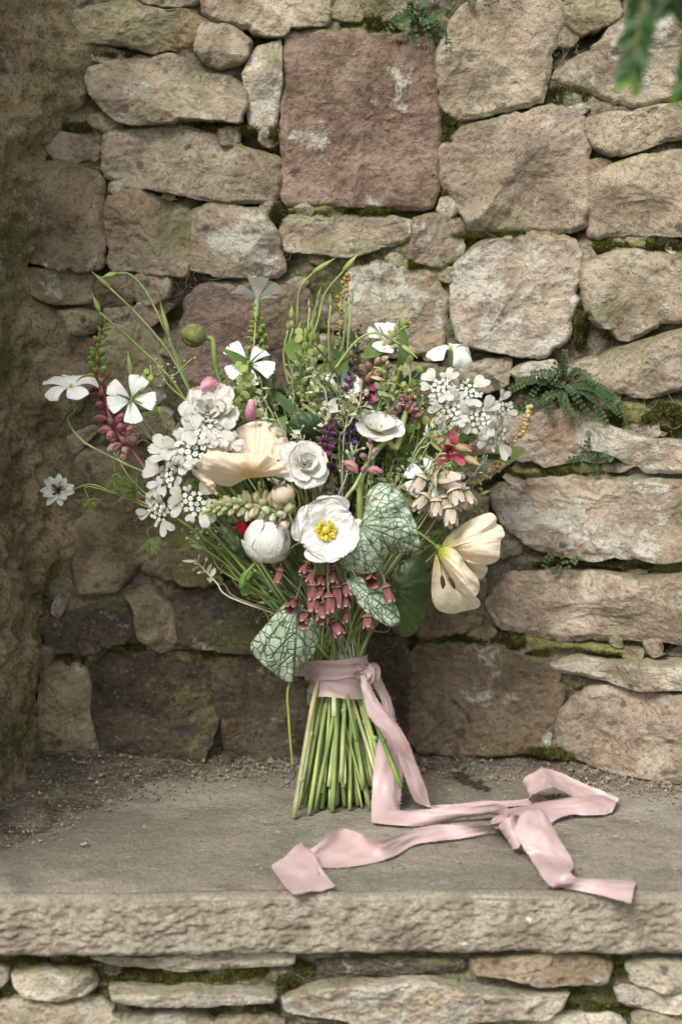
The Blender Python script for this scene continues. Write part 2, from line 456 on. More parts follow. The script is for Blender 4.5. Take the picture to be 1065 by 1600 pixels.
# small packing stones wedged into the wider joints
def packing():
    r = np.random.default_rng(21)
    polys = [np.asarray(w[0], float) for w in WALL]
    def inside(q, p):
        a, b = p, np.roll(p, -1, 0)
        c = (a[:, 1] > q[1]) != (b[:, 1] > q[1])
        x = (b[:, 0] - a[:, 0]) * (q[1] - a[:, 1]) / (b[:, 1] - a[:, 1] + 1e-9) + a[:, 0]
        return (np.count_nonzero(c & (q[0] < x)) % 2) == 1
    done = []
    for _ in range(2600):
        q = np.array([r.uniform(60, 1060), r.uniform(0, 1170)])
        if 240 < q[0] < 720 and 560 < q[1] < 1000: continue
        if any(inside(q, p) for p in polys): continue
        d = min(seg_dist(q[None], p)[0] for p in polys)
        if d < 6 or any(np.hypot(*(q - k)) < (d + e) * 1.15 for k, e in done): continue
        done.append((q, d))
        n = int(r.integers(5, 8)); st = r.uniform(1.0, 2.0)
        a = np.sort(r.uniform(0, 6.283, n) * .35 + np.arange(n) / n * 6.283)
        pl = [(q[0] + math.cos(t_) * d * 1.0 * st, q[1] + math.sin(t_) * d * 1.0) for t_ in a]
        stone(pl, niche, on_wall, wall_y, [TAN, MAUVE, GREEN, BROWN][int(r.integers(4))], r.uniform(.1, .6), r.uniform(.002, .010), rad=.005, rough=.6)
        if len(done) > 60: break
packing()

# bedding mortar between and behind the stones
CUSHION = [(800,1004,110,15),(915,1012,120,9),(1010,650,70,26),(960,672,50,12),(430,335,26,24),(700,215,10,60),(697,325,18,34),(530,327,110,6),(950,882,120,8),(1030,880,40,8),(240,1011,85,10),(110,1032,50,24),(1000,383,80,10),(640,414,90,9),
           (120,1218,80,22),(230,1196,70,10),(620,42,80,10),(655,60,34,34),(780,367,90,7),(760,600,80,14),(850,738,110,7),(160,88,50,9),(425,212,16,26),(370,202,60,9),(850,1175,60,12),(905,510,10,36),(160,1110,9,70),(200,430,50,6)]
_cp = [(on_wall(float(a), float(b), 0.0), c * 0.00072, d * 0.00072) for a, b, c, d in CUSHION]
def moss_weight(x, z):
    w = np.zeros(np.shape(x))
    for p, rx, rz in _cp:
        w = np.maximum(w, np.exp(-(((x - p[0]) / rx) ** 2 + ((z - p[2]) / rz) ** 2) ** 1.5))
    return w
def mortar_y(x, z):
    p = np.stack([x, z * 1.4, np.zeros_like(x)], -1)
    y = 0.007 + 0.016 * fbm(p, 13, 4, 3) + 0.032 * np.clip(fbm(p, 11, 2, 21), -0.1, 1)
    w = moss_weight(x, z); y = np.maximum(y, 0.001)
    y = y * (1 - w) + w * (-0.004 + 0.008 * fbm(p, 30, 3, 14))
    return wall_y(x) + y + 0.005 * fbm(p, 60, 4, 9)
def mortar_bed():
    nx, nz = 330, 420
    X = np.linspace(-0.42, 0.48, nx); Z = np.linspace(-0.06, 1.08, nz)
    x, z = np.meshgrid(X, Z, indexing='ij')
    y = mortar_y(x, z)
    V = np.stack([x, y, z], -1).reshape(-1, 3)
    link('mortar', mesh_data('mortar', V, grid_faces(nx, nz)[:, ::-1], M['mortar'], attrs=dict(moss=moss_weight(x, z).ravel())), niche)
mortar_bed()

# ------------------------------------------------------------------ the side of the niche
def side_wall():
    ns, nz = 190, 460
    s = np.linspace(0, 1, ns); Z = np.concatenate([np.linspace(-0.05, 1.06, 420), np.linspace(1.07, 1.20, 40)])  # unseen height and front reach shaped to shade the left of the niche
    s, z = np.meshgrid(s, Z, indexing='ij')
    y = 0.20 - s * 0.57
    x0 = -0.338 - 0.070 * np.clip((0.13 - y) / 0.33, 0, 3)
    p = np.stack([x0 * 0, y, z], -1)
    bulge = 0.016 * fbm(p, 7, 3, 5) + 0.011 * fbm(p, 22, 4, 6) + 0.0095 * fbm(p, 75, 4, 7)
    pit = np.clip(fbm(p, 55, 3, 31) - 0.15, 0, 1)
    # rendered mortar fillet spreading on to the back wall, its edge wandering
    zone = np.clip((z - 0.70) / 0.06, 0, 1) + np.clip((z - 0.20) / 0.05, 0, 1) * np.clip((0.57 - z) / 0.05, 0, 1)
    fil = np.clip((y - 0.06) / 0.08, 0, 1) ** 1.6 * (0.006 + zone * 0.048 + (0.012 + 0.03 * zone) * fbm(p, 11, 3, 12))
    x = x0 + bulge - pit * 0.016 + fil
    V = np.stack([x, y, z], -1).reshape(-1, 3)
    return V, grid_faces(ns, nz)
V, F = side_wall()
side = link('side_wall', None, label='dark rough rendered side wall of the niche with crumbling plaster', cat='wall')
link('render_coat', mesh_data('render_coat', V, F, M['render']), side)
# masonry core of the side wall, behind the render, closing it towards the front and outside
def box_mesh(lo, hi):
    (x0, y0, z0), (x1, y1, z1) = lo, hi
    v = [(x0,y0,z0),(x1,y0,z0),(x1,y1,z0),(x0,y1,z0),(x0,y0,z1),(x1,y0,z1),(x1,y1,z1),(x0,y1,z1)]
    f = [(0,3,2,1),(4,5,6,7),(0,1,5,4),(1,2,6,5),(2,3,7,6),(3,0,4,7)]
    return v, f
link('core', mesh_data('core', *box_mesh((-0.75, -0.37, -0.05), (-0.50, 0.3, 1.19)), M['render'], smooth=False), side)

# ------------------------------------------------------------------ ledge
def ledge_material():
    t = NT('ledge_sandstone'); v = t.coord()
    col = t.mix(t.ramp(t.noise(v, 6, 7, 0.6, 0.5), 0.36, 0.66), (0.170, 0.148, 0.114), (0.288, 0.252, 0.198))
    col = t.mix(t.ramp(t.noise(t.mapping(v, (1, 2.5, 1)), 16, 7, 0.66, 1.0), 0.50, 0.68, 0, 0.5), col, (0.155, 0.150, 0.105))
    col = t.mix(t.ramp(t.noise(v, 11, 5, 0.6, 0.4), 0.60, 0.70, 0, 0.5), col, (0.115, 0.10, 0.082))
    col = t.mix(t.ramp(t.noise(t.mapping(v, (1, 1.6, 1)), 4.5, 6, 0.62, 0.8), 0.52, 0.66, 0, 0.55), col, (0.36, 0.33, 0.275))
    col = t.mix(t.ramp(t.noise(v, 38, 5, 0.7), 0.58, 0.72, 0, 0.5), col, (0.115, 0.105, 0.075))
    geo = t.n('ShaderNodeNewGeometry'); sep = t.n('ShaderNodeSeparateXYZ'); t.l(geo.outputs['True Normal'], sep.inputs[0])
    face = t.ramp(t.math('ADD', sep.outputs['Z'], t.math('MULTIPLY', t.noise(v, 45, 5, 0.6), 0.5)), 0.55, 1.25, 1, 0)      # freshly pitched front face is paler and warmer
    fc = t.mix(t.ramp(t.noise(v, 26, 7, 0.68, 0.5), 0.36, 0.64), (0.215, 0.178, 0.132), (0.39, 0.340, 0.265))
    fc = t.mix(t.ramp(t.noise(v, 13, 5, 0.6), 0.56, 0.7, 0, 0.6), fc, (0.20, 0.18, 0.11))
    col = t.mix(face, col, fc)
    sp = t.noise(v, 300, 4, 0.7)
    col = t.mix(t.ramp(sp, 0.53, 0.66, 0, 0.6), col, (0.075, 0.065, 0.05))
    col = t.mix(t.ramp(sp, 0.32, 0.44, 0.5, 0), col, (0.42, 0.385, 0.32))
    mid = t.noise(v, 95, 5, 0.7)
    col = t.mix(t.ramp(mid, 0.54, 0.70, 0, 0.5), col, (0.11, 0.095, 0.07))
    wh = t.noise(v, 70, 2, 0.5)
    col = t.mix(t.ramp(wh, 0.74, 0.78, 0, 0.8), col, (0.58, 0.56, 0.5))
    h = t.math('ADD', t.noise(v, 90, 7, 0.7), t.math('MULTIPLY', t.noise(v, 400, 3, 0.6), 0.35))
    nor = t.bump(h, 1.0, 0.0040)
    return t.done(t.bsdf(col, 0.85, nor, 0.22))
M['ledge'] = ledge_material()
def ledge():
    nx = 560
    X = np.linspace(-0.62, 0.62, nx)
    YF, TH = -0.283, 0.060
    prof = [(y, 0.0, 0) for y in np.linspace(0.22, YF + 0.012, 190)]
    prof += [(YF + 0.012 - 0.010 * math.sin(a), -0.006 * (1 - math.cos(a)), 0.5) for a in np.linspace(0.2, math.pi / 2, 6)]
    prof += [(YF, z, 1) for z in np.linspace(-0.008, -TH + 0.006, 34)]
    prof += [(YF + 0.008 * (1 - math.cos(a)), -TH + 0.006 - 0.006 * math.sin(a), 0.7) for a in np.linspace(0.3, math.pi / 2, 5)]
    prof += [(y, -TH - 0.002, 0.2) for y in np.linspace(YF + 0.014, -0.10, 14)]
    pr = np.array(prof); npf = len(pr)
    x = np.repeat(X[:, None], npf, 1)
    y = np.repeat(pr[None, :, 0], nx, 0); z = np.repeat(pr[None, :, 1], nx, 0); k = np.repeat(pr[None, :, 2], nx, 0)
    p = np.stack([x, y, z * 1.5], -1)
    fr = 0.006 * fbm(p, 12, 3, 51) + 0.0022 * (1 - 2 * np.abs(fbm(p, 80, 4, 52))) + 0.0030 * fbm(p, 170, 3, 53)
    edge = 0.011 * fbm(np.stack([x, x * 0, x * 0], -1), 9, 4, 55)
    y2 = y - k * fr + edge * (y < YF + 0.02)
    top = np.clip((pr[None, :, 2] < 0.1) * 1.0, 0, 1) * (z > -0.001)
    z2 = z + top * (0.0020 * fbm(p, 14, 3, 57) + 0.0012 * fbm(p, 60, 4, 58) - 0.0012)
    near = np.clip(1 - (y - YF) / 0.06, 0, 1) * top
    z2 = z2 - near ** 2.5 * (0.0085 + 0.007 * fbm(np.stack([x, y, x * 0], -1), 40, 3, 59))
    z2 = z2 + (k > 0.3) * 0.003 * fbm(p, 30, 3, 60) * (z < -0.03)
    V = np.stack([x, y2, z2], -1).reshape(-1, 3)
    link('stone_ledge', mesh_data('stone_ledge', V, grid_faces(nx, npf)[:, ::-1], M['ledge']), label='thick flat sandstone ledge with rough pitched front edge under the bouquet', cat='ledge')
ledge()

# ------------------------------------------------------------------ wall below the ledge
plinth = link('plinth_wall', None, label='wall of thin pale stones and moss below the stone ledge', cat='wall')
PY = -0.262
def plinth_y(x): return np.full(np.shape(x), PY)
def on_plinth(px, py): return on_y(px, py, np.full(np.shape(px), PY))
OCHRE = (0.33, 0.262, 0.192)
for poly, tint, lich, proud, opt in [
    ([(22,1518),(60,1518),(140,1516),(147,1540),(130,1548),(40,1550),(25,1540)], PALE, .5, .018, {}),
    ([(142,1495),(300,1488),(455,1490),(455,1508),(350,1512),(200,1510)], PALE, .45, .012, {}),
    ([(180,1540),(260,1543),(420,1545),(425,1558),(330,1562),(250,1565),(185,1557)], PALE, .6, .020, {}),
    ([(-30,1578),(60,1560),(150,1560),(185,1580),(180,1660),(-40,1660)], TAN, .7, .02, dict(rad=.012)),
    ([(188,1590),(300,1585),(330,1600),(330,1660),(180,1660)], PALE, .5, .016, {}),
    ([(445,1555),(520,1535),(600,1530),(700,1535),(800,1545),(885,1548),(875,1570),(850,1588),(795,1582),(735,1590),(700,1600),(570,1600),(545,1588),(450,1580)], PALE, .55, .024, {}),
    ([(740,1494),(910,1490),(950,1504),(940,1533),(840,1528),(743,1516)], OCHRE, .3, .018, {}),
    ([(984,1500),(1110,1500),(1110,1536),(990,1536)], PALE, .5, .018, {}),
    ([(958,1543),(1110,1540),(1110,1574),(975,1570)], PALE, .5, .022, {}),
    ([(740,1604),(860,1592),(960,1587),(1000,1650),(730,1650)], PALE, .45, .018, {}),
    ([(990,1582),(1110,1582),(1110,1650),(1006,1650)], TAN, .4, .014, {}),
    ([(460,1606),(700,1608),(720,1660),(450,1660)], TAN, .5, .014, {}),
    ([(340,1592),(440,1590),(448,1660),(338,1660)], TAN, .3, .012, {}),
    ([(-40,1508),(6,1510),(10,1526),(2,1534),(-40,1536)], PALE, .4, .016, {}),
    ([(500,1498),(600,1500),(720,1498),(722,1514),(610,1520),(505,1518)], DARK, .2, .004, {}),  # dark stone painted in for the shaded recess under the ledge
]:
    stone(poly, plinth, on_plinth, plinth_y, tint, lich, proud, **{**dict(rad=.007), **opt})
def plinth_core():
    nx, nz = 420, 90
    X = np.linspace(-0.6, 0.6, nx); Z = np.linspace(-0.75, -0.055, nz) if False else np.concatenate([np.linspace(-0.76, -0.22, 12), np.linspace(-0.215, -0.058, nz - 12)])
    x, z = np.meshgrid(X, Z, indexing='ij')
    p = np.stack([x, z * 1.6, x * 0], -1)
    y = PY + 0.008 - 0.016 * fbm(p, 14, 4, 71) + 0.007 * fbm(p, 60, 4, 72)
    link('mortar', mesh_data('mortar', np.stack([x, y, z], -1).reshape(-1, 3), grid_faces(nx, nz)[:, ::-1], M['mortar']), plinth)
plinth_core()

# ================================================================== plant materials
def petal_material(name, base, tip, root=None, translucent=0.3, pleat=1.0, rough=0.55, edge=None, object_tint=False, var=0.12):
    t = NT(name)
    uvn = t.n('ShaderNodeUVMap').outputs[0]
    sep = t.n('ShaderNodeSeparateXYZ'); t.l(uvn, sep.inputs[0])
    u, v = sep.outputs[0], sep.outputs[1]
    if object_tint:
        col = t.n('ShaderNodeObjectInfo').outputs['Color']
        col = t.mix(t.ramp(v, 0.2, 1.0), t.mix(1.0, col, (0.8, 0.8, 0.75), 'MULTIPLY'), col)
    else:
        col = t.mix(t.ramp(v, 0.15, 0.95), base, tip)
    if root is not None:
        col = t.mix(t.ramp(v, 0.06, 0.34, 1, 0), col, root)
    if edge is not None:
        col = t.mix(t.ramp(v, 0.86, 1.0), col, edge)
    vein = t.noise(t.mapping(uvn, (26, 1.6, 1)), 1.0, 4, 0.6)
    col = t.mix(t.ramp(vein, 0.35, 0.65, var, 0), col, t.mix(1.0, col, (0.82, 0.76, 0.68), 'MULTIPLY'))
    h = t.math('ADD', vein, t.math('MULTIPLY', t.noise(t.mapping(uvn, (9, 7, 1)), 1.0, 5, 0.6), 0.8))
    nor = t.bump(h, 0.55 * pleat, 0.0022)
    a = t.bsdf(col, rough, nor, 0.25)
    tr = t.n('ShaderNodeBsdfTranslucent'); t.l(col, tr.inputs['Color']); t.l(nor, tr.inputs['Normal'])
    mx = t.n('ShaderNodeMixShader'); mx.inputs[0].default_value = translucent
    t.l(a, mx.inputs[1]); t.l(tr.outputs[0], mx.inputs[2])
    return t.done(mx.outputs[0])
def green_material(name, col=None, rough=0.5, translucent=0.0, scale=60):
    """a stem or leaf green; takes the object's own colour when none is given"""
    t = NT(name); v = t.coord()
    base = t.n('ShaderNodeObjectInfo').outputs['Color'] if col is None else col
    if isinstance(base, tuple): base = t.mix(0.0, base, base)
    c = t.mix(t.ramp(t.noise(t.mapping(v, (1, 1, 0.35)), scale, 4), 0.35, 0.7), t.mix(1.0, base, (0.66, 0.72, 0.7), 'MULTIPLY'), t.mix(1.0, base, (1.2, 1.14, 1.1), 'MULTIPLY'))
    nor = t.bump(t.noise(t.mapping(v, (1, 1, 0.2)), scale * 4, 3), 0.3, 0.001)
    a = t.bsdf(c, rough, nor, 0.35)
    if translucent:
        tr = t.n('ShaderNodeBsdfTranslucent'); t.l(c, tr.inputs['Color'])
        mx = t.n('ShaderNodeMixShader'); mx.inputs[0].default_value = translucent
        t.l(a, mx.inputs[1]); t.l(tr.outputs[0], mx.inputs[2]); a = mx.outputs[0]
    return t.done(a)
M['white'] = petal_material('white_petal', (0.77, 0.76, 0.66), (0.82, 0.81, 0.77), root=(0.62, 0.66, 0.42), translucent=0.27, var=0.3, pleat=1.5)
M['poppy_white'] = petal_material('white_poppy_petal', (0.80, 0.80, 0.75), (0.83, 0.83, 0.80), root=(0.78, 0.74, 0.42), translucent=0.27, pleat=1.8, var=0.3)
M['peach'] = petal_material('peach_petal', (0.86, 0.68, 0.49), (0.88, 0.76, 0.61), root=(0.84, 0.60, 0.28), translucent=0.36, pleat=1.1, var=0.22, edge=(0.88, 0.78, 0.68))
M['cream_peach'] = petal_material('cream_petal', (0.84, 0.71, 0.50), (0.84, 0.75, 0.58), root=(0.50, 0.52, 0.06), translucent=0.3, pleat=1.8, edge=(0.83, 0.70, 0.54))
M['red_petal'] = petal_material('red_petal', (0.30, 0.010, 0.018), (0.42, 0.02, 0.03), translucent=0.3)
M['pink_petal'] = petal_material('pink_petal', (0.72, 0.30, 0.42), (0.78, 0.42, 0.52), translucent=0.35)
M['columbine'] = petal_material('columbine_petal', (0.30, 0.02, 0.05), (0.50, 0.13, 0.17), root=(0.22, 0.01, 0.025), translucent=0.3)
M['bell'] = petal_material('bell_petal', (0.17, 0.075, 0.070), (0.33, 0.135, 0.135), root=(0.27, 0.27, 0.12), translucent=0.3, var=0.8, edge=(0.62, 0.44, 0.38))
M['bell_pale'] = petal_material('pale_bell_petal', (0.46, 0.44, 0.27), (0.70, 0.58, 0.50), root=(0.22, 0.30, 0.09), translucent=0.25, var=0.6, edge=(0.78, 0.70, 0.62))
M['floret'] = petal_material('lupin_floret', None, None, translucent=0.25, object_tint=True, var=0.2)
M['nigella'] = petal_material('grey_white_petal', (0.52, 0.54, 0.46), (0.64, 0.65, 0.60), root=(0.36, 0.42, 0.26), translucent=0.3, var=0.4)
M['stem'] = green_material('stem_green')
M['bud'] = green_material('bud_skin', None, 0.75, 0.0, 260)
M['leaf'] = green_material('leaf_green', None, 0.45, 0.25, 45)
M['pod'] = green_material('seed_pod', (0.34, 0.42, 0.12), 0.45, 0.25, 120)
M['seed'] = green_material('seed_brown', None, 0.55, 0.0, 220)
def flat_material(name, col, rough=0.6, translucent=0.0):
    return green_material(name, col, rough, translucent, 150)
M['anther'] = flat_material('yellow_anther', (0.82, 0.62, 0.07), 0.7)
M['pistil'] = flat_material('green_pistil', (0.50, 0.50, 0.07), 0.6)
M['floret_white'] = flat_material('white_floret', (0.78, 0.79, 0.73), 0.6, 0.2)
M['dark_stamen'] = flat_material('dried_stamen', (0.05, 0.035, 0.025), 0.8)
def cockle_material():
    t = NT('cockle_petal')
    uvn = t.n('ShaderNodeUVMap').outputs[0]
    sep = t.n('ShaderNodeSeparateXYZ'); t.l(uvn, sep.inputs[0]); u, v = sep.outputs[0], sep.outputs[1]
    lines = t.ramp(t.math('ABSOLUTE', t.math('SUBTRACT', t.math('FRACT', t.math('MULTIPLY', u, 7.0)), 0.5)), 0.05, 0.12, 1, 0)
    dash = t.ramp(t.noise(t.mapping(uvn, (7, 26, 1)), 1.0, 1), 0.50, 0.56)
    zone = t.math('MULTIPLY', t.ramp(v, 0.10, 0.16), t.ramp(v, 0.55, 0.72, 1, 0))
    m = t.math('MULTIPLY', t.math('MULTIPLY', lines, dash), zone)
    col = t.mix(t.ramp(v, 0.03, 0.25, 1, 0), (0.80, 0.81, 0.77), (0.58, 0.64, 0.43))
    col = t.mix(t.math('MULTIPLY', m, 0.85), col, (0.06, 0.06, 0.10))
    nor = t.bump(t.noise(t.mapping(uvn, (22, 1.5, 1)), 1.0, 3), 0.4, 0.0015)
    a = t.bsdf(col, 0.55, nor, 0.25)
    tr = t.n('ShaderNodeBsdfTranslucent'); t.l(col, tr.inputs['Color'])
    mx = t.n('ShaderNodeMixShader'); mx.inputs[0].default_value = 0.27
    t.l(a, mx.inputs[1]); t.l(tr.outputs[0], mx.inputs[2])
    return t.done(mx.outputs[0])
M['cockle'] = cockle_material()
def silver_leaf_material():
    t = NT('silver_veined_leaf')
    uvn = t.n('ShaderNodeUVMap').outputs[0]
    def attr(n):
        a = t.n('ShaderNodeAttribute'); a.attribute_name = n; return a.outputs['Fac']
    w = t.n('ShaderNodeVectorMath', operation='ADD')
    ns = t.n('ShaderNodeTexNoise'); t.l(uvn, ns.inputs['Vector']); ns.inputs['Scale'].default_value = 5.0
    sc = t.n('ShaderNodeVectorMath', operation='SCALE'); t.l(ns.outputs['Color'], sc.inputs[0]); sc.inputs['Scale'].default_value = 0.05
    t.l(uvn, w.inputs[0]); t.l(sc.outputs[0], w.inputs[1])
    vo = t.n('ShaderNodeTexVoronoi', feature='DISTANCE_TO_EDGE'); t.l(w.outputs[0], vo.inputs['Vector'])
    vo.inputs['Scale'].default_value = 8.5
    net = t.ramp(vo.outputs['Distance'], 0.020, 0.078, 1, 0)
    main = attr('vein'); rim = attr('rim')
    m = t.math('MAXIMUM', t.math('MULTIPLY', net, 0.92), main)
    silver = t.mix(t.ramp(t.noise(uvn, 3.0, 4), 0.35, 0.7), (0.31, 0.40, 0.28), (0.54, 0.60, 0.48))
    silver = t.mix(t.ramp(t.noise(uvn, 60.0, 2), 0.4, 0.7, 0, 0.3), silver, (0.22, 0.32, 0.20))
    col = t.mix(t.math('MULTIPLY', m, 0.92), silver, (0.038, 0.088, 0.028))
    col = t.mix(rim, col, (0.10, 0.17, 0.055))
    nor = t.bump(t.math('SUBTRACT', 1.0, m), 0.7, 0.0022)
    return t.done(t.bsdf(col, 0.42, nor, 0.4))
M['silver_leaf'] = silver_leaf_material()
def veined_leaf_material():
    t = NT('veined_leaf')
    a = t.n('ShaderNodeAttribute'); a.attribute_name = 'vein'
    base = t.n('ShaderNodeObjectInfo').outputs['Color']
    v = t.coord()
    c = t.mix(t.ramp(t.noise(v, 50, 4), 0.35, 0.7), t.mix(1.0, base, (0.7, 0.75, 0.7), 'MULTIPLY'), t.mix(1.0, base, (1.15, 1.12, 1.1), 'MULTIPLY'))
    c = t.mix(t.math('MULTIPLY', a.outputs['Fac'], 0.5), c, (0.22, 0.30, 0.14))
    nor = t.bump(a.outputs['Fac'], 0.5, -0.002)
    s = t.bsdf(c, 0.42, nor, 0.4)
    tr = t.n('ShaderNodeBsdfTranslucent'); t.l(c, tr.inputs['Color'])
    mx = t.n('ShaderNodeMixShader'); mx.inputs[0].default_value = 0.2
    t.l(s, mx.inputs[1]); t.l(tr.outputs[0], mx.inputs[2])
    return t.done(mx.outputs[0])
M['veined_leaf'] = veined_leaf_material()

# ================================================================== plant geometry
def crom(pts, n):
    """smooth curve through the points"""
    p = np.asarray(pts, float)
    if len(p) == 2: return p[0] + (p[1] - p[0]) * np.linspace(0, 1, n)[:, None]
    q = np.vstack([2 * p[0] - p[1], p, 2 * p[-1] - p[-2]])
    t = np.linspace(0, len(p) - 1 - 1e-9, n)
    i = t.astype(int); f = (t - i)[:, None]
    a, b, c, d = q[i], q[i + 1], q[i + 2], q[i + 3]
    return 0.5 * (2 * b + (c - a) * f + (2 * a - 5 * b + 4 * c - d) * f ** 2 + (3 * b - a - 3 * c + d) * f ** 3)
def frames(c):
    tg = np.gradient(c, axis=0); tg /= np.linalg.norm(tg, axis=1, keepdims=True) + 1e-12
    up = np.array([0, 1.0, 0]) if abs(tg[0][1]) < 0.8 else np.array([1.0, 0, 0])
    a = np.cross(tg, up); a /= np.linalg.norm(a, axis=1, keepdims=True) + 1e-12
    return tg, a, np.cross(tg, a)
class Geo:
    def __init__(s): s.V, s.F, s.UV, s.n = [], [], [], 0
    def add(s, V, F, UV=None):
        V = np.asarray(V, float); F = np.asarray(F)
        s.V.append(V); s.F.append(F + s.n); s.UV.append(np.zeros((len(V), 2)) if UV is None else np.asarray(UV, float)); s.n += len(V)
        return s
    def tube(s, pts, r, n=None, k=6, caps=True):
        n = n or max(4, 3 * len(pts))
        c = crom(pts, n); _, a, b = frames(c)
        r = np.interp(np.linspace(0, 1, n), np.linspace(0, 1, np.size(r)), np.atleast_1d(r))
        th = np.arange(k) / k * 2 * math.pi
        V = c[:, None] + r[:, None, None] * (np.cos(th)[None, :, None] * a[:, None] + np.sin(th)[None, :, None] * b[:, None])
        F = []
        i, j = np.meshgrid(np.arange(n - 1), np.arange(k), indexing='ij'); j2 = (j + 1) % k
        F = np.stack([i * k + j, i * k + j2, (i + 1) * k + j2, (i + 1) * k + j], -1).reshape(-1, 4)
        V = V.reshape(-1, 3)
        if caps:
            m = len(V)
            V = np.vstack([V, c[0], c[-1]])
            jj = np.arange(k); j2 = (jj + 1) % k
            F = np.vstack([F, np.stack([np.full(k, m), j2, jj, np.full(k, m)], 1), np.stack([np.full(k, m + 1), (n - 1) * k + jj, (n - 1) * k + j2, np.full(k, m + 1)], 1)])
        return s.add(V, F, np.stack([np.zeros(len(V)), np.linspace(0, 1, len(V))], 1))
    def lathe(s, origin, axis, prof, k=12, ribs=0, rib=0.0, noise=0.0, seed=0):
        """prof: (distance along the axis, radius)"""
        B = basis(axis); pr = np.asarray(prof, float); n = len(pr)
        th = np.arange(k) / k * 2 * math.pi
        rr = pr[:, 1][:, None] * (1 + rib * np.cos(th * ribs)[None]) if ribs else np.repeat(pr[:, 1][:, None], k, 1)
        V = np.stack([rr * np.cos(th), rr * np.sin(th), np.repeat(pr[:, :1], k, 1)], -1).reshape(-1, 3)
        if noise: V = V * (1 + noise * noise3(V / (pr[:, 1].max() + 1e-9) * 1.7 + seed, seed))[:, None]
        i, j = np.meshgrid(np.arange(n - 1), np.arange(k), indexing='ij'); j2 = (j + 1) % k
        F = np.stack([i * k + j, i * k + j2, (i + 1) * k + j2, (i + 1) * k + j], -1).reshape(-1, 4)
        uv = np.stack([np.tile(th / 6.283, n), np.repeat(np.linspace(0, 1, n), k)], 1)
        return s.add(np.asarray(origin) + V @ B, F, uv)
    def data(s): return np.vstack(s.V), [tuple(dict.fromkeys(f)) for F in s.F for f in F.tolist()], np.vstack(s.UV)
def basis(axis, roll=0.0):
    n = np.asarray(axis, float); n = n / np.linalg.norm(n)
    a = np.cross(n, [0, 0, 1.0]) if abs(n[2]) < 0.9 else np.cross(n, [0, 1.0, 0])
    a /= np.linalg.norm(a); b = np.cross(n, a)
    c, s_ = math.cos(roll), math.sin(roll)
    return np.stack([a * c + b * s_, -a * s_ + b * c, n])
def petal(L, W, th0, bend, wrap=0.0, ruffle=0.0, tip=2.5, base=0.12, peak=0.65, notch=0.0, ns=9, nt=9, seed=0, rf=3.0, wedge=0.0):
    """one petal in flower space: z is the flower's axis, the petal leaves the axis towards +y"""
    s = np.linspace(0, 1, ns); t = np.linspace(-1, 1, nt)
    th = th0 + bend * s
    y = np.concatenate([[0], np.cumsum(np.sin((th[1:] + th[:-1]) / 2)) / (ns - 1)]) * L
    z = np.concatenate([[0], np.cumsum(np.cos((th[1:] + th[:-1]) / 2)) / (ns - 1)]) * L
    rise = np.clip(s / peak, 0, 1); fall = np.clip((s - peak) / (1 - peak), 0, 1)
    w = W / 2 * np.maximum(base, np.where(s < peak, np.sin(rise * math.pi / 2) ** 0.8 * (1 - wedge) + wedge * rise ** 1.15, (1 - fall ** tip) ** 0.55))
    w[-1] = max(w[-1], W / 2 * 0.18)
    S, T = np.meshgrid(s, t, indexing='ij')
    ww = w[:, None] * T
    ny, nz = -np.cos(th)[:, None], np.sin(th)[:, None]        # towards the axis
    if wrap:
        x = np.sin(wrap * ww) / wrap; off = (1 - np.cos(wrap * ww)) / wrap
    else:
        x, off = ww, 0 * ww
    pn = np.stack([T * rf * 0.7, S * rf * 0.6, np.full_like(S, seed * 3.77)], -1)
    off = off + ruffle * fbm(pn, 1.3, 3, seed) * S ** 1.4
    pull = 1 - notch * np.exp(-(T / 0.3) ** 2) * S ** 6
    Y = y[:, None] * pull + ny * off; Z = z[:, None] * pull + nz * off
    V = np.stack([x, Y, Z], -1).reshape(-1, 3)
    return V, grid_faces(ns, nt), np.stack([T * 0.5 + 0.5, S], -1).reshape(-1, 2)
def turn(V, phi):
    c, s_ = math.cos(phi), math.sin(phi)
    return np.stack([V[:, 0] * c - V[:, 1] * s_, V[:, 0] * s_ + V[:, 1] * c, V[:, 2]], 1)

PXM = 0.00067                                   # metres per photograph pixel at the bouquet
BASE = np.array([0.0, -0.01, 0.0])
bouquet = link('bouquet', None, label='loose wildflower bouquet of white, peach and purple blooms leaning on the stone wall', cat='bouquet', loc=BASE)
def part(name, geo, mat, parent=None, label=None, color=None, smooth=True):
    V, F, UV = geo.data()
    return link(name, mesh_data(name, V - BASE, F, mat, UV, smooth), parent or bouquet, label=label, color=color)
def sub(name, V, F, UV, mat, parent, color=None):
    return link(name, mesh_data(name, V - BASE, F, mat, UV), parent, color=color)
BIND = on_y(527.0, 1046.0, 0.0)
GREENS = [(0.15, 0.22, 0.055), (0.20, 0.27, 0.075), (0.105, 0.165, 0.045), (0.25, 0.30, 0.10)]
def bind_point(r=None):
    r = r or rng
    a, q = r.uniform(0, 6.283), math.sqrt(r.uniform(0, 1))
    return BIND + np.array([0.028 * q * math.cos(a), 0.022 * q * math.sin(a), 0.0])
def stem_path(p, axis, drop=0.05, via=None):
    """from a bloom back along its axis, round and down into the binding"""
    b = bind_point()
    p = np.asarray(p, float); axis = np.asarray(axis, float)
    pts = [p, p - axis * drop]
    if via is not None: pts += [on_y(x, y, Y) for x, y, Y in via]
    q = pts[-1]
    m = b + (q - b) * 0.42 + np.array([0, 0.02 * (1 if q[1] > 0 else -0.3), 0.02])
    return pts + [m, b + (m - b) * 0.12 + np.array([0, 0, 0.01]), b]
def pick(seq): return seq[int(rng.integers(len(seq)))]
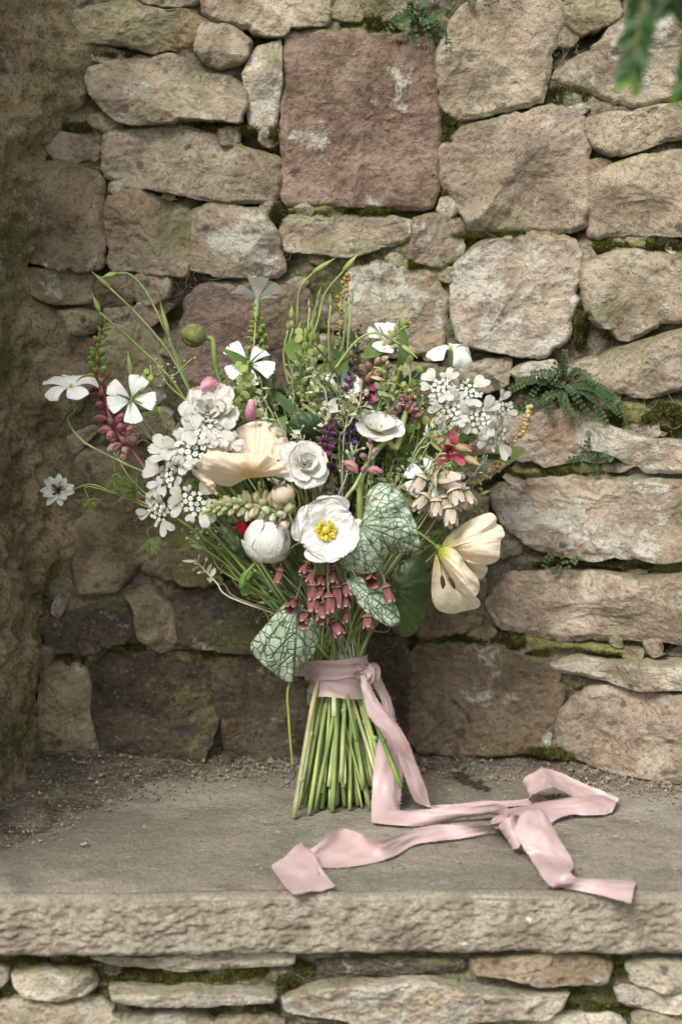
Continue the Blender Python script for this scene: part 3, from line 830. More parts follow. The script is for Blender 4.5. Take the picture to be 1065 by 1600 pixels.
def stem_geo(p, axis, r=0.0016, drop=0.05, via=None):
    g = Geo(); g.tube(stem_path(p, axis, drop, via), [r * 0.8, r, r * 1.1, r * 1.25], n=22)
    return g
def cv(pts, x0, y0, s): return [(x0 + a * s, y0 + b * s) for a, b in pts]
def c6(*p): return cv(p, 270, 640, 0.2347)
def c7(*p): return cv(p, 440, 640, 0.2347)
def c8(*p): return cv(p, 620, 720, 0.2347)
def cb(*p): return cv(p, 370, 850, 0.3005)
def sheet(poly, base_px, Y0, gx=0.0, gy=0.0, bulge=0.0, pleat=0.0, ruffle=0.0, n=84, rings=13, seed=0, cut=0.22, freq=5.0):
    """a petal or leaf blade whose outline is known: a curved skin with its own depth, slope and folds"""
    P = resample(smooth_poly(poly, 2, cut), n); c = P.mean(0)
    t = np.linspace(0, 1, rings)[:-1]
    V2 = np.vstack([(c + (P - c)[None] * (1 - t)[:, None, None]).reshape(-1, 2), c])
    e = np.concatenate([np.repeat(t, n), [1.0]])
    d = V2 - np.asarray(base_px, float)
    rad = np.linalg.norm(d, axis=1); rad_n = rad / rad.max(); ang = np.arctan2(d[:, 1], d[:, 0])
    main = math.atan2(*(c - np.asarray(base_px))[::-1]); da = (ang - main + math.pi) % (2 * math.pi) - math.pi
    dep = Y0 + (gx * (V2[:, 0] - c[0]) + gy * (V2[:, 1] - c[1])) * PXM - bulge * (1 - (1 - e) ** 2)
    dep = dep + pleat * fbm(np.stack([da * freq, rad_n * 0.7, np.full(len(da), seed * 2.3)], 1), 1.0, 3, seed) * rad_n
    dep = dep + ruffle * fbm(np.stack([V2[:, 0] / 18, V2[:, 1] / 18, np.full(len(da), seed)], 1), 1.0, 2, seed + 5) * (1 - e) ** 2
    W = on_y(V2[:, 0], V2[:, 1], dep)
    i = np.arange(n); j = (i + 1) % n
    F = [tuple(f) for k in range(rings - 2) for f in np.stack([k * n + i, k * n + j, (k + 1) * n + j, (k + 1) * n + i], 1).tolist()]
    last = (rings - 2) * n
    F += [(last + a, last + b, len(V2) - 1) for a, b in zip(i.tolist(), j.tolist())]
    return W, F, np.stack([da / math.pi + 0.5, rad_n], 1), V2, e

# ------------------------------------------------------------------ leaves
def heart_leaf(poly, base_px, tip_px, Y0, gx, gy, bulge, silver=True, color=(0.06, 0.11, 0.03), label=None, name='leaf', n=150, rings=42, stem_to=None, seed=1):
    W, F, UV, V2, e = sheet(poly, base_px, Y0, gx, gy, bulge, 0.004, 0.006, n=n, rings=rings, seed=seed)
    b, tp = np.asarray(base_px, float), np.asarray(tip_px, float)
    ax = tp - b; L = np.linalg.norm(ax); ax /= L; pr = np.array([-ax[1], ax[0]])
    q = np.stack([(V2 - b) @ pr, (V2 - b) @ ax], 1) / L
    vein = np.zeros(len(q))
    def line(p0, d0, k, ln, w):
        s = np.linspace(0, ln, 40)
        a = math.atan2(d0[1], d0[0]) + k * s
        xs = p0[0] + np.cumsum(np.cos(a)) * (s[1] - s[0]); ys = p0[1] + np.cumsum(np.sin(a)) * (s[1] - s[0])
        pts = np.stack([xs, ys], 1)
        d = np.min(np.linalg.norm(q[:, None] - pts[None], axis=2), axis=1)
        np.maximum(vein, np.clip(1.6 - d / w, 0, 1), out=vein)
    line((0, 0), (0, 1), 0.08, 1.0, 0.011)
    for sgn in (-1, 1):
        for a0, k, ln in ((0.35, 0.35, 0.95), (0.75, 0.5, 0.9), (1.2, 0.6, 0.85), (1.75, 0.5, 0.75), (2.3, 0.3, 0.5)):
            line((0, 0), (sgn * math.sin(a0), math.cos(a0)), sgn * k * 1.1, ln, 0.0085)
        for y0 in (0.35, 0.62):
            line((0, y0), (sgn * math.sin(0.85), math.cos(0.85)), sgn * 0.9, 0.45, 0.007)
    mat = M['silver_leaf'] if silver else M['veined_leaf']
    rimv = np.clip(1.25 - e / (0.035 if silver else 0.02), 0, 1)
    disp = np.zeros_like(W); disp[:, 1] = 0.0016 * vein
    V = W + disp
    ra = np.linalg.norm(q, axis=1); th = np.arctan2(q[:, 0], q[:, 1])
    uvp = np.stack([th * (0.35 + 0.55 * ra), ra * 1.25], 1) if silver else q
    me = mesh_data(name, V - BASE, F, mat, uvp, True, dict(vein=vein, rim=rimv))
    o = link(name, me, bouquet, label=label, color=(*color, 1))
    p0 = on_y(b[0], b[1], W[np.argmin(np.linalg.norm(V2 - b, axis=1)), 1] + 0.001)
    g = Geo()
    if stem_to is None: pts = stem_path(p0, np.array([0, -0.6, 0.4]), 0.02)
    else: pts = [p0] + [on_y(*s) for s in stem_to]
    g.tube(pts, [0.0016, 0.002, 0.0022], n=18)
    part('stalk', g, M['stem'], o, color=(0.20, 0.27, 0.085, 1))
    return o
heart_leaf(c7((545,715),(555,600),(580,520),(680,475),(790,530),(845,650),(890,740),(915,840),(928,940),(860,943),(760,958),(690,972),(655,985),(680,1050),(600,1097),(480,1090),(380,1062),(348,1000),(400,900),(470,830),(515,775)),
           c7((522,765))[0], c7((925,935))[0], -0.105, -0.25, 0.35, 0.016, label='large silver heart-shaped leaf with dark green net veins beside the white poppy', stem_to=[(566,830,-0.07), (556,930,-0.02), (545,1020,0.0)], seed=3)
heart_leaf(cb((565,175),(640,165),(720,200),(790,260),(840,340),(855,410),(800,437),(740,405),(660,350),(600,270),(570,210)),
           cb((590,180))[0], cb((850,405))[0], -0.082, 0.5, -0.3, 0.010, label='narrow silver veined leaf tilted below the large heart-shaped one', seed=5)
heart_leaf(cb((320,290),(245,300),(150,420),(55,525),(100,600),(200,680),(285,738),(310,650),(400,580),(425,500),(430,420),(390,380),(350,330)),
           cb((325,315))[0], cb((280,730))[0], -0.06, -0.5, 0.4, 0.012, label='silver veined leaf drooping over the edge of the ribbon wrap', seed=7, stem_to=[(470, 960, -0.02), (505, 1010, -0.01), (520, 1040, 0.0)])
heart_leaf(cb((800,180),(880,80),(950,45),(990,100),(1005,250),(990,350),(930,470),(860,490),(800,440),(780,330)),
           cb((815,240))[0], cb((900,480))[0], -0.035, 0.35, 0.1, 0.012, silver=False, color=(0.055, 0.095, 0.028), label='large plain dark green leaf hanging beside the cream poppy', n=110, rings=24, seed=9)
heart_leaf(c7((10,150),(60,60),(120,10),(250,30),(275,130),(280,220),(200,200),(60,220),(-20,200)),
           c7((270,215))[0], c7((30,80))[0], -0.03, -0.2, 0.5, 0.010, silver=False, color=(0.045, 0.085, 0.03), label='dark green leaf behind the white ranunculus', n=90, rings=20, seed=11)
heart_leaf(cb((98,138),(40,130),(5,200),(30,282),(60,240),(85,190)), cb((98,140))[0], cb((30,280))[0], -0.05, 0.2, 0.3, 0.006, silver=False, color=(0.16, 0.27, 0.06), label='small bright green leaf at the lower edge of the blooms', n=70, rings=12, seed=13)
heart_leaf(c6((310,775),(380,785),(450,860),(490,985),(420,955),(350,880)), c6((470,970))[0], c6((315,780))[0], -0.05, 0.3, 0.2, 0.006, silver=False, color=(0.14, 0.20, 0.09), label='grey green leaf under the cream lupin', n=70, rings=12, seed=15)

# small filler leaves among the stems
def blade(L, W, bend, wrap, seed, tip=1.6):
    return petal(L, W, math.radians(35), bend, wrap, 0.002, tip=tip, base=0.06, peak=0.42, ns=9, nt=5, seed=seed)
FILL = []
for k in range(210):
    a = rng.uniform(0, 1)
    px = rng.normal(520, 120); py = rng.normal(745, 95)
    if not (250 < px < 770 and 560 < py < 960) or ((px - 520) / 250) ** 2 + ((py - 740) / 185) ** 2 > 1: continue
    FILL.append((px, py))
for k, (px, py) in enumerate(FILL):
    Y = rng.uniform(0.0, 0.085)
    p = on_y(px, py, Y)
    ax = vdir((px - 527) / 300 + rng.uniform(-.5, .5), 0.7 + rng.uniform(-.4, .3), 0.35 + rng.uniform(-.4, .5))
    V, F, UV = blade(rng.uniform(0.03, 0.065), rng.uniform(0.009, 0.024), rng.uniform(0.2, 1.1), rng.uniform(-25, 25), k)
    V = p + V @ basis(ax, rng.uniform(0, 6.28))
    g = pick([(0.10, 0.16, 0.045), (0.14, 0.21, 0.06), (0.075, 0.12, 0.035), (0.17, 0.24, 0.08)])
    o = link('leaf', mesh_data('leaf', V - BASE, F, M['leaf'], UV), bouquet, color=(*g, 1))
    gs = Geo(); gs.tube(stem_path(p, ax, 0.02), [0.001, 0.0014, 0.0016], n=16, k=5)
    part('stalk', gs, M['stem'], o, color=(*pick(GREENS), 1))

# ------------------------------------------------------------------ poppies
def anthers(p, B, r, count, z, geo_f, geo_a, ar=0.0011):
    for k in range(count):
        th = rng.uniform(0, 6.283); q = r * (0.45 + 0.55 * math.sqrt(rng.uniform(0, 1)))
        tip = p + np.array([q * math.cos(th), q * math.sin(th), z * rng.uniform(0.75, 1.1)]) @ B
        root = p + np.array([q * 0.25 * math.cos(th), q * 0.25 * math.sin(th), 0.001]) @ B
        geo_f.tube([root, tip], 0.00035, n=3, k=4, caps=False)
        geo_a.lathe(tip, B[2] + rng.uniform(-.5, .5, 3), [(-ar, ar * .3), (-ar * .4, ar), (ar * .6, ar), (ar * 1.2, ar * .3)], k=5)
# white poppy facing out
p = on_y(510.0, 828.0, -0.100); ax = vdir(0.10, 0.18, 0.97); B = basis(ax, 0.35)
o = part('poppy', stem_geo(p - ax * 0.012, ax, 0.002, 0.03), M['stem'], label='open white poppy with yellow stamens', color=(*GREENS[1], 1))
for k, (ph, L, W, th0, bend) in enumerate([(0.2, .0365, .071, 54, 16), (3.35, .0355, .071, 54, 14), (1.75, .035, .067, 44, 20), (4.9, .035, .067, 44, 22)]):
    V, F, UV = petal(L, W, math.radians(th0), math.radians(bend), 15, 0.0062, tip=2.3, base=0.22, peak=0.50, ns=18, nt=26, seed=60 + k, rf=6)
    sub('petal', p - ax * 0.012 + turn(V, ph) @ B, F, UV, M['poppy_white'], o)
ga, gf, gp = Geo(), Geo(), Geo()
anthers(p - ax * 0.008, B, 0.0105, 120, 0.008, gf, ga, 0.0009)
part('stamens', ga, M['anther'], o); part('filaments', gf, M['anther'], o)
gp.lathe(p - ax * 0.011, ax, [(0, .002), (.004, .0038), (.009, .004), (.011, .003), (.0115, .0005)], k=12, ribs=6, rib=.12)
part('pistil', gp, M['pistil'], o)

# peach poppy seen from below and the side
p = on_y(405.0, 752.0, -0.075); ax = vdir(-0.1, 0.9, 0.25)
g = stem_geo(p, ax, 0.0019, 0.02, via=[(440, 790, -0.045)])
o = part('poppy', g, M['stem'], label='large peach poppy seen from the side', color=(*GREENS[1], 1))
for poly, b, Y, gx, gy, bu, pl, sd_ in [
    (c6((375,262),(390,180),(440,112),(540,73),(640,84),(710,115),(742,180),(785,245),(740,300),(690,345),(600,330),(480,320),(400,290)), c6((560,430))[0], -0.045, 0.1, -0.7, -0.004, 0.006, 1),
    (c6((230,255),(300,205),(390,215),(400,270),(300,300),(220,310)), c6((520,430))[0], -0.065, 0.3, -0.4, 0.004, 0.005, 2),
    (c6((700,320),(800,265),(860,300),(800,370),(760,430),(720,400)), c6((560,430))[0], -0.070, -0.2, -0.3, 0.004, 0.005, 6),
    (c6((135,385),(195,300),(290,268),(345,285),(430,292),(560,288),(660,320),(740,370),(782,425),(770,467),(680,440),(600,450),(500,455),(430,490),(390,515),(330,508),(300,500)), c6((520,450))[0], -0.088, -0.1, 0.85, 0.020, 0.0050, 3),
    (c6((135,380),(300,500),(272,520),(312,578),(250,557),(220,512),(160,452),(128,425)), c6((400,440))[0], -0.078, -0.3, 0.2, 0.004, 0.006, 4)]:
    W, F, UV, _, _ = sheet(poly, b, Y, gx, gy, bu, pl, 0.010, n=120, rings=22, seed=sd_ + 20, freq=6)
    sub('petal', W, F, UV, M['peach'], o)

# cream poppy on the right, turned away and down
p = on_y(686.0, 857.0, -0.045)
g = stem_geo(p, vdir(0.7, -0.5, 0.2), 0.0019, 0.03, via=[(640, 850, -0.02)])
g.lathe(p - vdir(0.7, -0.5, 0.2) * 0.002, vdir(0.7, -0.5, 0.2), [(-.004, .001), (-.001, .0035), (.003, .004), (.006, .002)], k=10)
o = part('poppy', g, M['stem'], label='cream poppy turned sideways and downwards beside the dark leaf', color=(*GREENS[0], 1))
for poly, Y, gx, gy, bu, pl, sd_ in [
    (c8((420,620),(460,660),(600,690),(603,740),(555,798),(500,760)), -0.02, 0.1, 0.2, 0.004, 0.004, 1),
    (c8((270,605),(292,572),(330,500),(420,430),(520,375),(625,337),(667,380),(655,420),(695,428),(722,500),(690,517),(684,600),(680,665),(600,697),(480,682),(400,625),(330,590)), -0.050, -0.35, -0.2, 0.020, 0.010, 2),
    (c8((262,610),(250,640),(235,740),(225,860),(235,940),(270,1000),(370,1023),(440,1000),(540,985),(560,948),(530,905),(430,880),(350,780),(290,690)), -0.043, 0.2, 0.15, 0.014, 0.009, 3),
    (c8((265,600),(300,575),(360,572),(420,622),(460,700),(540,780),(553,850),(520,916),(440,890),(380,820),(330,750),(285,680)), -0.060, -0.2, 0.1, 0.014, 0.010, 4)]:
    W, F, UV, _, _ = sheet(poly, c8((272,598))[0], Y, gx, gy, bu, pl, 0.003, n=96, rings=18, seed=sd_ + 30, freq=9)
    sub('petal', W, F, UV, M['cream_peach'], o)
gd = Geo()
for pts in ([(275,630),(290,700),(297,760)], [(275,640),(320,720),(345,770)]):
    q = [on_y(x, y, -0.078) for x, y in c8(*pts)]
    gd.tube(q, 0.0005, n=8, k=5); d = q[-1] - q[-2]; d /= np.linalg.norm(d)
    gd.lathe(q[-1], d, [(0, .0006), (.003, .0022), (.009, .0024), (.013, .0012), (.015, .0003)], k=7, noise=.25, seed=3)
part('stamens', gd, M['dark_stamen'], o)
# red poppy petal peeping out, pink petals
for poly, b, Y, m, lab in [
    (c6((415,735),(570,745),(560,800),(480,862),(420,800)), c6((500,700))[0], -0.060, 'red_petal', 'dark red petal peeping out under the cream lupin'),
    (cv([(172,855),(240,790),(300,835),(320,860),(275,935),(215,940)], 270, 400, .2347), (345, 590), -0.035, 'pink_petal', 'pink petal crowning the double white bloom'),
    (cv([(480,1060),(490,980),(530,955),(560,1000),(555,1090),(500,1110)], 270, 400, .2347), (400, 670), -0.03, 'pink_petal', 'pink petal among the green seed pods')]:
    W, F, UV, _, _ = sheet(poly, b, Y, 0.2, 0.4, 0.006, 0.004, 0.003, n=60, rings=10, seed=44)
    link('petal', mesh_data('petal', W - BASE, F, M[m], UV), bouquet, label=lab)
# nodding green poppy bud
p = on_y(318.0, 528.0, 0.03); d = vdir(-0.93, 0.22, 0.3)
g = Geo(); g.tube([p, p - d * 0.010, on_y(335, 560, 0.03), on_y(345, 600, 0.03), on_y(400, 760, 0.02), BIND + np.array([-.01, .01, .05]), BIND], [.0026, .003, .003, .0028, .002, .002, .002], n=34, k=8)
o = part('poppy_bud', g, M['stem'], label='nodding green poppy bud on a hairy curved stem', color=(0.20, 0.25, 0.08, 1))
gb = Geo(); gb.lathe(p - d * .002, d, [(0, .003), (.002, .008), (.006, .0122), (.011, .0142), (.017, .0138), (.022, .0112), (.026, .0065), (.028, .001)], k=36, ribs=2, rib=.10, noise=.05, seed=4)
Bb = basis(d); rel = gb.V[0] - (p - d * .002)
thb = np.arctan2(rel @ Bb[1], rel @ Bb[0])
for a0 in (0.6, 2.4, 3.9, 5.5):                       # seams between the sepals
    da = (thb - a0 + math.pi) % (2 * math.pi) - math.pi
    k_ = 1 - .13 * np.exp(-(da / .16) ** 2)
    ax_ = np.outer(rel @ d, d); rel = ax_ + (rel - ax_) * k_[:, None]
gb.V[0] = rel + (p - d * .002)
part('bud', gb, M['bud'], o, color=(0.17, 0.175, 0.055, 1))
gh = Geo()
Vb = np.vstack(gb.V)
for q in Vb[::2]:
    nn = q - (p + d * .014); nn /= np.linalg.norm(nn) + 1e-9
    gh.tube([q, q + (nn + rng.normal(0, .4, 3)) * rng.uniform(.001, .0024)], [.00014, .00006], n=2, k=3, caps=False)
for q in crom([p - d * .010, on_y(335, 560, 0.03), on_y(345, 600, 0.03)], 120):
    nn = rng.normal(0, 1, 3); nn /= np.linalg.norm(nn)
    gh.tube([q + nn * .0025, q + nn * rng.uniform(.004, .0056)], [.00014, .00006], n=2, k=3, caps=False)
part('hairs', gh, M['stem'], o, color=(0.36, .36, .18, 1))

# ------------------------------------------------------------------ ranunculus and double blooms
def layered(px, py, Y, ax, R, layers, label, mat='white', name='ranunculus', roll=0.0, seed=0, jit=0.15, sink=0.45, ruf=0.06):
    p = on_y(float(px), float(py), Y); B = basis(ax, roll)
    o = part(name, stem_geo(p - ax * R * (sink + .05), ax, 0.0018, 0.03), M['stem'], label=label, color=(*GREENS[1], 1))
    for li, (count, L, W, th0, bend, wrap) in enumerate(layers):
        for k in range(count):
            ph = 6.283 * (k + 0.5 * (li % 2)) / count + rng.uniform(-jit, jit)
            V, F, UV = petal(L * R * rng.uniform(.92, 1.06), W * R * rng.uniform(.9, 1.08), math.radians(th0 + rng.uniform(-6, 6)), math.radians(bend), wrap / R, ruf * R, tip=3.2, base=0.25, peak=0.62, ns=9, nt=11, seed=seed + li * 10 + k)
            sub('petal', p - ax * R * (sink - 0.02 * li) + turn(V, ph) @ B, F, UV, M[mat], o)
    return o
layered(478, 724, -0.082, vdir(0.25, 0.3, 0.85), 0.0232, [(6, 1.25, 1.15, 66, 22, .7), (5, 1.05, 1.0, 45, 20, .9), (4, .85, .8, 22, 12, 1.1), (3, .65, .6, 8, 2, 1.3)], 'open white ranunculus with loose petals beside the peach poppy', seed=100, jit=.45, ruf=.13)
layered(418, 846, -0.092, vdir(0.42, 0.80, 0.40), 0.0222, [(4, 1.55, 1.7, 96, -92, .75), (4, 1.95, 1.65, 94, -116, .78), (4, 2.3, 1.5, 92, -136, .82), (4, 2.6, 1.4, 90, -152, .86), (4, 2.7, 1.3, 86, -156, .9)], 'closed globe-shaped white ranunculus below the cream lupin', seed=140, jit=.45, sink=.95)
M['cream'] = petal_material('cream_white_petal', (0.80, 0.77, 0.62), (0.83, 0.82, 0.75), root=(0.70, 0.70, 0.42), translucent=0.27, var=0.3, pleat=1.5)
layered(325, 640, -0.045, vdir(-0.1, 0.45, 0.85), 0.0262, [(8, 1.35, .85, 66, 14, .4), (8, 1.2, .75, 52, 14, .5), (8, 1.0, .62, 38, 12, .6), (7, .85, .5, 24, 8, .8), (5, .65, .4, 10, 0, 1.0)], 'double white bloom packed with ruffled petals', mat='cream', name='double_bloom', seed=180, jit=.4, ruf=.2)
layered(592, 664, -0.030, vdir(0.1, 0.66, 0.55), 0.0220, [(5, 1.3, 1.35, 60, 25, .5), (4, 1.0, 1.1, 35, 20, .8)], 'white bloom half hidden behind the thick lupin stem', name='white_bloom', seed=220)
layered(442, 772, -0.085, vdir(-0.3, 0.85, 0.2), 0.011, [(5, 2.6, 1.7, 95, -155, .8), (4, 2.3, 1.4, 90, -150, .9)], 'small round cream bud between the peach and white poppies', mat='cream_peach', name='round_bud', seed=240, sink=.95)

# ------------------------------------------------------------------ corn cockles
def cockle(px, py, Y, ax, R, roll, reflex, label, via=None, sepal=True, calyx=0.020, drop=0.04, width=0.86):
    R = R * PXM * .88; p = on_y(float(px), float(py), Y); B = basis(ax, roll)
    g = stem_geo(p - ax * calyx, ax, 0.0013, drop, via)
    g.lathe(p - ax * calyx, ax, [(0, .0012), (.003, .003), (calyx * .6, .0036), (calyx * .92, .0026), (calyx, .002)], k=10, ribs=5, rib=.12)
    o = part('corn_cockle', g, M['stem'], label=label, color=(0.27, 0.33, 0.14, 1))
    for k in range(5):
        ph = 6.283 * k / 5 + rng.uniform(-.2, .2)
        V, F, UV = petal(R * rng.uniform(.92, 1.08) * 1.2, R * width * rng.uniform(.88, 1.1), math.radians(30 if reflex > 60 else 48), math.radians(reflex + rng.uniform(-14, 34)), rng.uniform(-.7, .7) / R, 0.12 * R, tip=5, base=0.09, peak=0.82, notch=0.08, wedge=0.75, ns=13, nt=9, seed=300 + int(px) + k)
        sub('petal', p - ax * 0.002 + turn(V, ph) @ B, F, UV, M['cockle'], o)
    if sepal:
        gs = Geo()
        for k in range(5):
            ph = 6.283 * (k + .5) / 5
            V, F, UV = petal(R * 1.0, 0.0028, math.radians(25), math.radians(reflex * .6), 0, 0, tip=1.2, base=.3, peak=.3, ns=7, nt=3, seed=k)
            gs.add(p - ax * 0.003 + turn(V, ph) @ B, F, UV)
        part('sepals', gs, M['stem'], o, color=(0.10, 0.15, 0.05, 1))
    gs = Geo()
    for k in range(6):
        th = k * 1.05
        gs.tube([p, p + np.array([.0016 * math.cos(th), .0016 * math.sin(th), .006]) @ B], .0004, n=3, k=4)
    part('stamens', gs, M['pistil'], o)
cockle(205, 624, -0.030, vdir(0.12, 0.22, 0.96), 41, 0.25, 45, 'white corn cockle with dotted veins facing out beside the pink lupin', via=[(262, 712, -0.02)])
cockle(112, 608, -0.005, vdir(-0.05, 0.85, 0.45), 50, 0.5, 100, 'white corn cockle with petals rolled back against the rendered side wall', via=[(106, 656, .008), (130, 690, 0.0), (190, 722, 0.0), (270, 765, 0.0)], drop=0.006, sepal=False)
cockle(402, 466, 0.075, vdir(0.05, 0.92, -0.30), 46, 0.9, 36, 'white corn cockle standing highest against the wall, seen from the side', via=[(396, 530, .07), (412, 600, .06)], calyx=.024, drop=0.035, sepal=False)
cockle(388, 570, 0.02, vdir(0.0, 0.5, 0.86), 42, 0.1, 60, 'white corn cockle behind a sprig of green seed pods', via=[(408, 640, .02)])
cockle(604, 538, 0.055, vdir(0.25, 0.72, 0.55), 44, 0.4, 75, 'white corn cockle behind the pink and cream lupin')
cockle(704, 548, 0.045, vdir(0.0, 0.93, 0.30), 50, 0.3, 150, 'white corn cockle with strongly rolled petals above the lacy white umbels', calyx=.026, sepal=False)
cockle(528, 618, 0.02, vdir(-0.1, 0.55, 0.8), 44, 1.1, 62, 'white corn cockle left of the purple sage spike')
cockle(560, 628, 0.025, vdir(0.35, 0.5, 0.75), 38, 0.6, 60, 'white corn cockle right behind the purple sage spike')
cockle(668, 750, -0.035, vdir(0.0, 0.4, 0.9), 38, 0.4, 55, 'white corn cockle behind the pale greenish bells')
cockle(190, 690, 0.02, vdir(-0.5, 0.1, 0.8), 26, 0.4, 60, 'small white corn cockle under the pink lupin')

def cockle_bud(tip, base, path, Y, label, r=0.0031):
    a, b = on_y(*base, Y), on_y(*tip, Y - 0.005); d = b - a; L = np.linalg.norm(d)
    g = Geo(); g.tube([a] + [on_y(x, y, Y) for x, y in path] + [BIND + np.array([0, .01, .04]), BIND], [.0012, .0013, .0015, .0016], n=34)
    o = part('flower_bud', g, M['stem'], label=label, color=(0.26, 0.32, 0.13, 1))
    gb = Geo(); gb.lathe(a, d, [(0, .001), (L * .12, r * .8), (L * .35, r), (L * .6, r * .75), (L * .75, r * .4), (L, .0003)], k=10, ribs=5, rib=.12)
    part('bud', gb, M['stem'], o, color=(0.30, 0.35, 0.12, 1))
cockle_bud((143,424), (172,450), [(215,492),(262,548),(300,620),(360,760)], .06, 'slender green bud on a straight stem below the wall joint')
cockle_bud((158,434), (182,427), [(205,430),(232,462),(262,525),(282,570),(310,640),(380,790)], .065, 'slender bud on an arching stem over the left blooms')
cockle_bud((144,458), (156,488), [(172,502),(215,540),(280,610),(370,770)], .05, 'short bud beside the tip of the pink lupin')
cockle_bud((250,470), (264,528), [(276,562),(300,620),(370,770)], .06, 'pointed bud held upright left of the nodding poppy bud')
cockle_bud((200,548), (205,590), [(212,640),(260,700),(340,800)], .0, 'pointed bud rising over the dotted corn cockle')
cockle_bud((524,403), (488,427), [(468,452),(464,500),(461,560),(455,640),(470,800)], .08, 'yellow green bud leaning right on a tall bare stem')
cockle_bud((560,396), (536,424), [(508,458),(497,500),(484,545),(478,640),(480,800)], .09, 'tallest yellow green bud in front of the brown seed spike')
cockle_bud((456,476), (455,500), [(448,540),(446,580),(455,620),(460,700)], .07, 'small upright bud among round seed pods')
cockle_bud((495,486), (480,520), [(474,560),(474,640),(480,760)], .07, 'thin pale bud behind round seed pods', r=.0022)
cockle_bud((652,560), (628,540), [(590,520),(560,530),(535,560),(512,600),(500,680)], .01, 'bud on a stem arching over the sage spike')
cockle_bud((520,515), (518,545), [(520,580),(515,640),(510,720)], .06, 'slim green bud beside the brown seed spike', r=.0024)

for k in range(12):
    x = 452 + 9.5 * k + rng.uniform(-5, 5); y = rng.uniform(455, 560)
    cockle_bud((x + rng.uniform(-3, 6), y - rng.uniform(14, 22)), (x, y), [(x - 3 + rng.uniform(-6, 4), y + 50), (x * .6 + 200 + rng.uniform(-8, 8), 660), (495, 800)], rng.uniform(.045, .085), None, r=.0019)
# ------------------------------------------------------------------ lacy white umbels
def umbel(px, py, Y, ax, R, label, roll=0.0, outer=7, seed=0, via=None, dense=1.0):
    R = R * PXM; p = on_y(float(px), float(py), Y); ax = np.asarray(ax); B = basis(ax, roll)
    hub = p - ax * R * 0.75
    g = stem_geo(hub, ax, 0.0011, 0.03, via)
    r = np.random.default_rng(seed)
    fl = Geo(); heads = []
    for k in range(int(15 * dense)):
        q = math.sqrt((k + .4) / (15 * dense)) * R * 0.58; th = k * 2.4
        c = p + np.array([q * math.cos(th), q * math.sin(th), R * r.uniform(-.05, .12)]) @ B
        g.tube([hub, hub + (c - hub) * .6 + ax * R * .08, c], .00045, n=5, k=4)
        heads.append(c)
        for j in range(5):
            V, F, UV = petal(R * .125, R * .105, math.radians(55), math.radians(35), 0, 0, tip=3, base=.4, peak=.6, ns=4, nt=3, seed=j)
            fl.add(c + turn(V, j * 1.257 + k) @ B, F, UV)
        fl.lathe(c, ax, [(0, R * .02), (R * .05, R * .03), (R * .08, R * .005)], k=5)
    o = part('lace_umbel', g, M['stem'], label=label, color=(0.23, 0.31, 0.10, 1))
    part('floret_cluster', fl, M['floret_white'], o)
    n = 0
    for k in range(outer):
        th = 6.283 * k / outer + r.uniform(-.2, .2); L = R * r.uniform(.62, .95) if k % 2 == 0 else R * r.uniform(.34, .5)
        for sgn in (-1, 1):                               # each outer floret spreads a pair of large petals
            V, F, UV = petal(L, L * .52, math.radians(r.uniform(45, 80)), math.radians(r.uniform(0, 60)), r.uniform(-.4, .9) / L, .08 * R, tip=3.0, notch=.12, base=.1, peak=.68, ns=7, nt=5, seed=seed + n)
            n += 1
            c = np.array([math.cos(th), math.sin(th), 0]) * R * .5
            sub('petal', p + (c + turn(V, th - math.pi / 2 + sgn * r.uniform(.30, .48))) @ B, F, UV, M['white'], o)
    return o
UM = 'lacy white umbels'
for a in [
    (300, 697, -0.070, vdir(-.1, .35, .9), 40, 'lacy white umbel in front of the peach poppy', 0.2, 6),
    (322, 668, -0.060, vdir(.1, .5, .8), 36, 'lacy white umbel under the double white bloom', 0.9, 6),
    (302, 785, -0.070, vdir(0, -.1, .95), 34, 'lacy white umbel with drooping petals left of the cream lupin', 0.4, 5),
    (246, 800, -0.040, vdir(-.5, -.25, .8), 30, 'lacy white umbel lowest on the left fringe of the bouquet', 0.2, 4),
    (264, 740, -0.045, vdir(-.6, .2, .75), 38, 'lacy white umbel seen edge-on left of the peach poppy', 0.7, 5),
    (250, 770, -0.030, vdir(-.8, .1, .5), 30, 'lacy white umbel tucked behind the edge-on umbel', 0.1, 4),
    (278, 708, -0.050, vdir(-.35, .4, .8), 36, 'lacy white umbel between the double bloom and the edge-on umbel', 0.5, 5),
    (350, 684, -0.066, vdir(.25, .5, .8), 26, 'small lacy umbel at the top edge of the peach poppy', 0.3, 4),
    (688, 604, 0.000, vdir(-.2, .45, .85), 30, 'lacy white umbel topmost of the right cluster, leaning left', 0.3, 5),
    (703, 640, -0.010, vdir(-.1, 0, .95), 31, 'lacy white umbel facing out under the topmost one', 0.8, 5),
    (730, 612, 0.005, vdir(.1, .6, .75), 30, 'lacy white umbel beside the yellow pebble-like bud', 0.1, 5),
    (747, 653, -0.010, vdir(.1, -.1, .95), 30, 'lacy white umbel in the middle of the right cluster', 0.5, 5),
    (780, 640, 0.005, vdir(.6, .1, .75), 30, 'lacy white umbel reaching towards the golden seed spike', 0.9, 5),
    (775, 682, 0.000, vdir(.55, -.25, .75), 30, 'lacy white umbel lowest of the right cluster', 0.2, 5)]:
    umbel(*a[:6], roll=a[6], outer=a[7] + 2, seed=int(a[0]), via=[(735, 690, .02)] if a[0] > 650 else None)

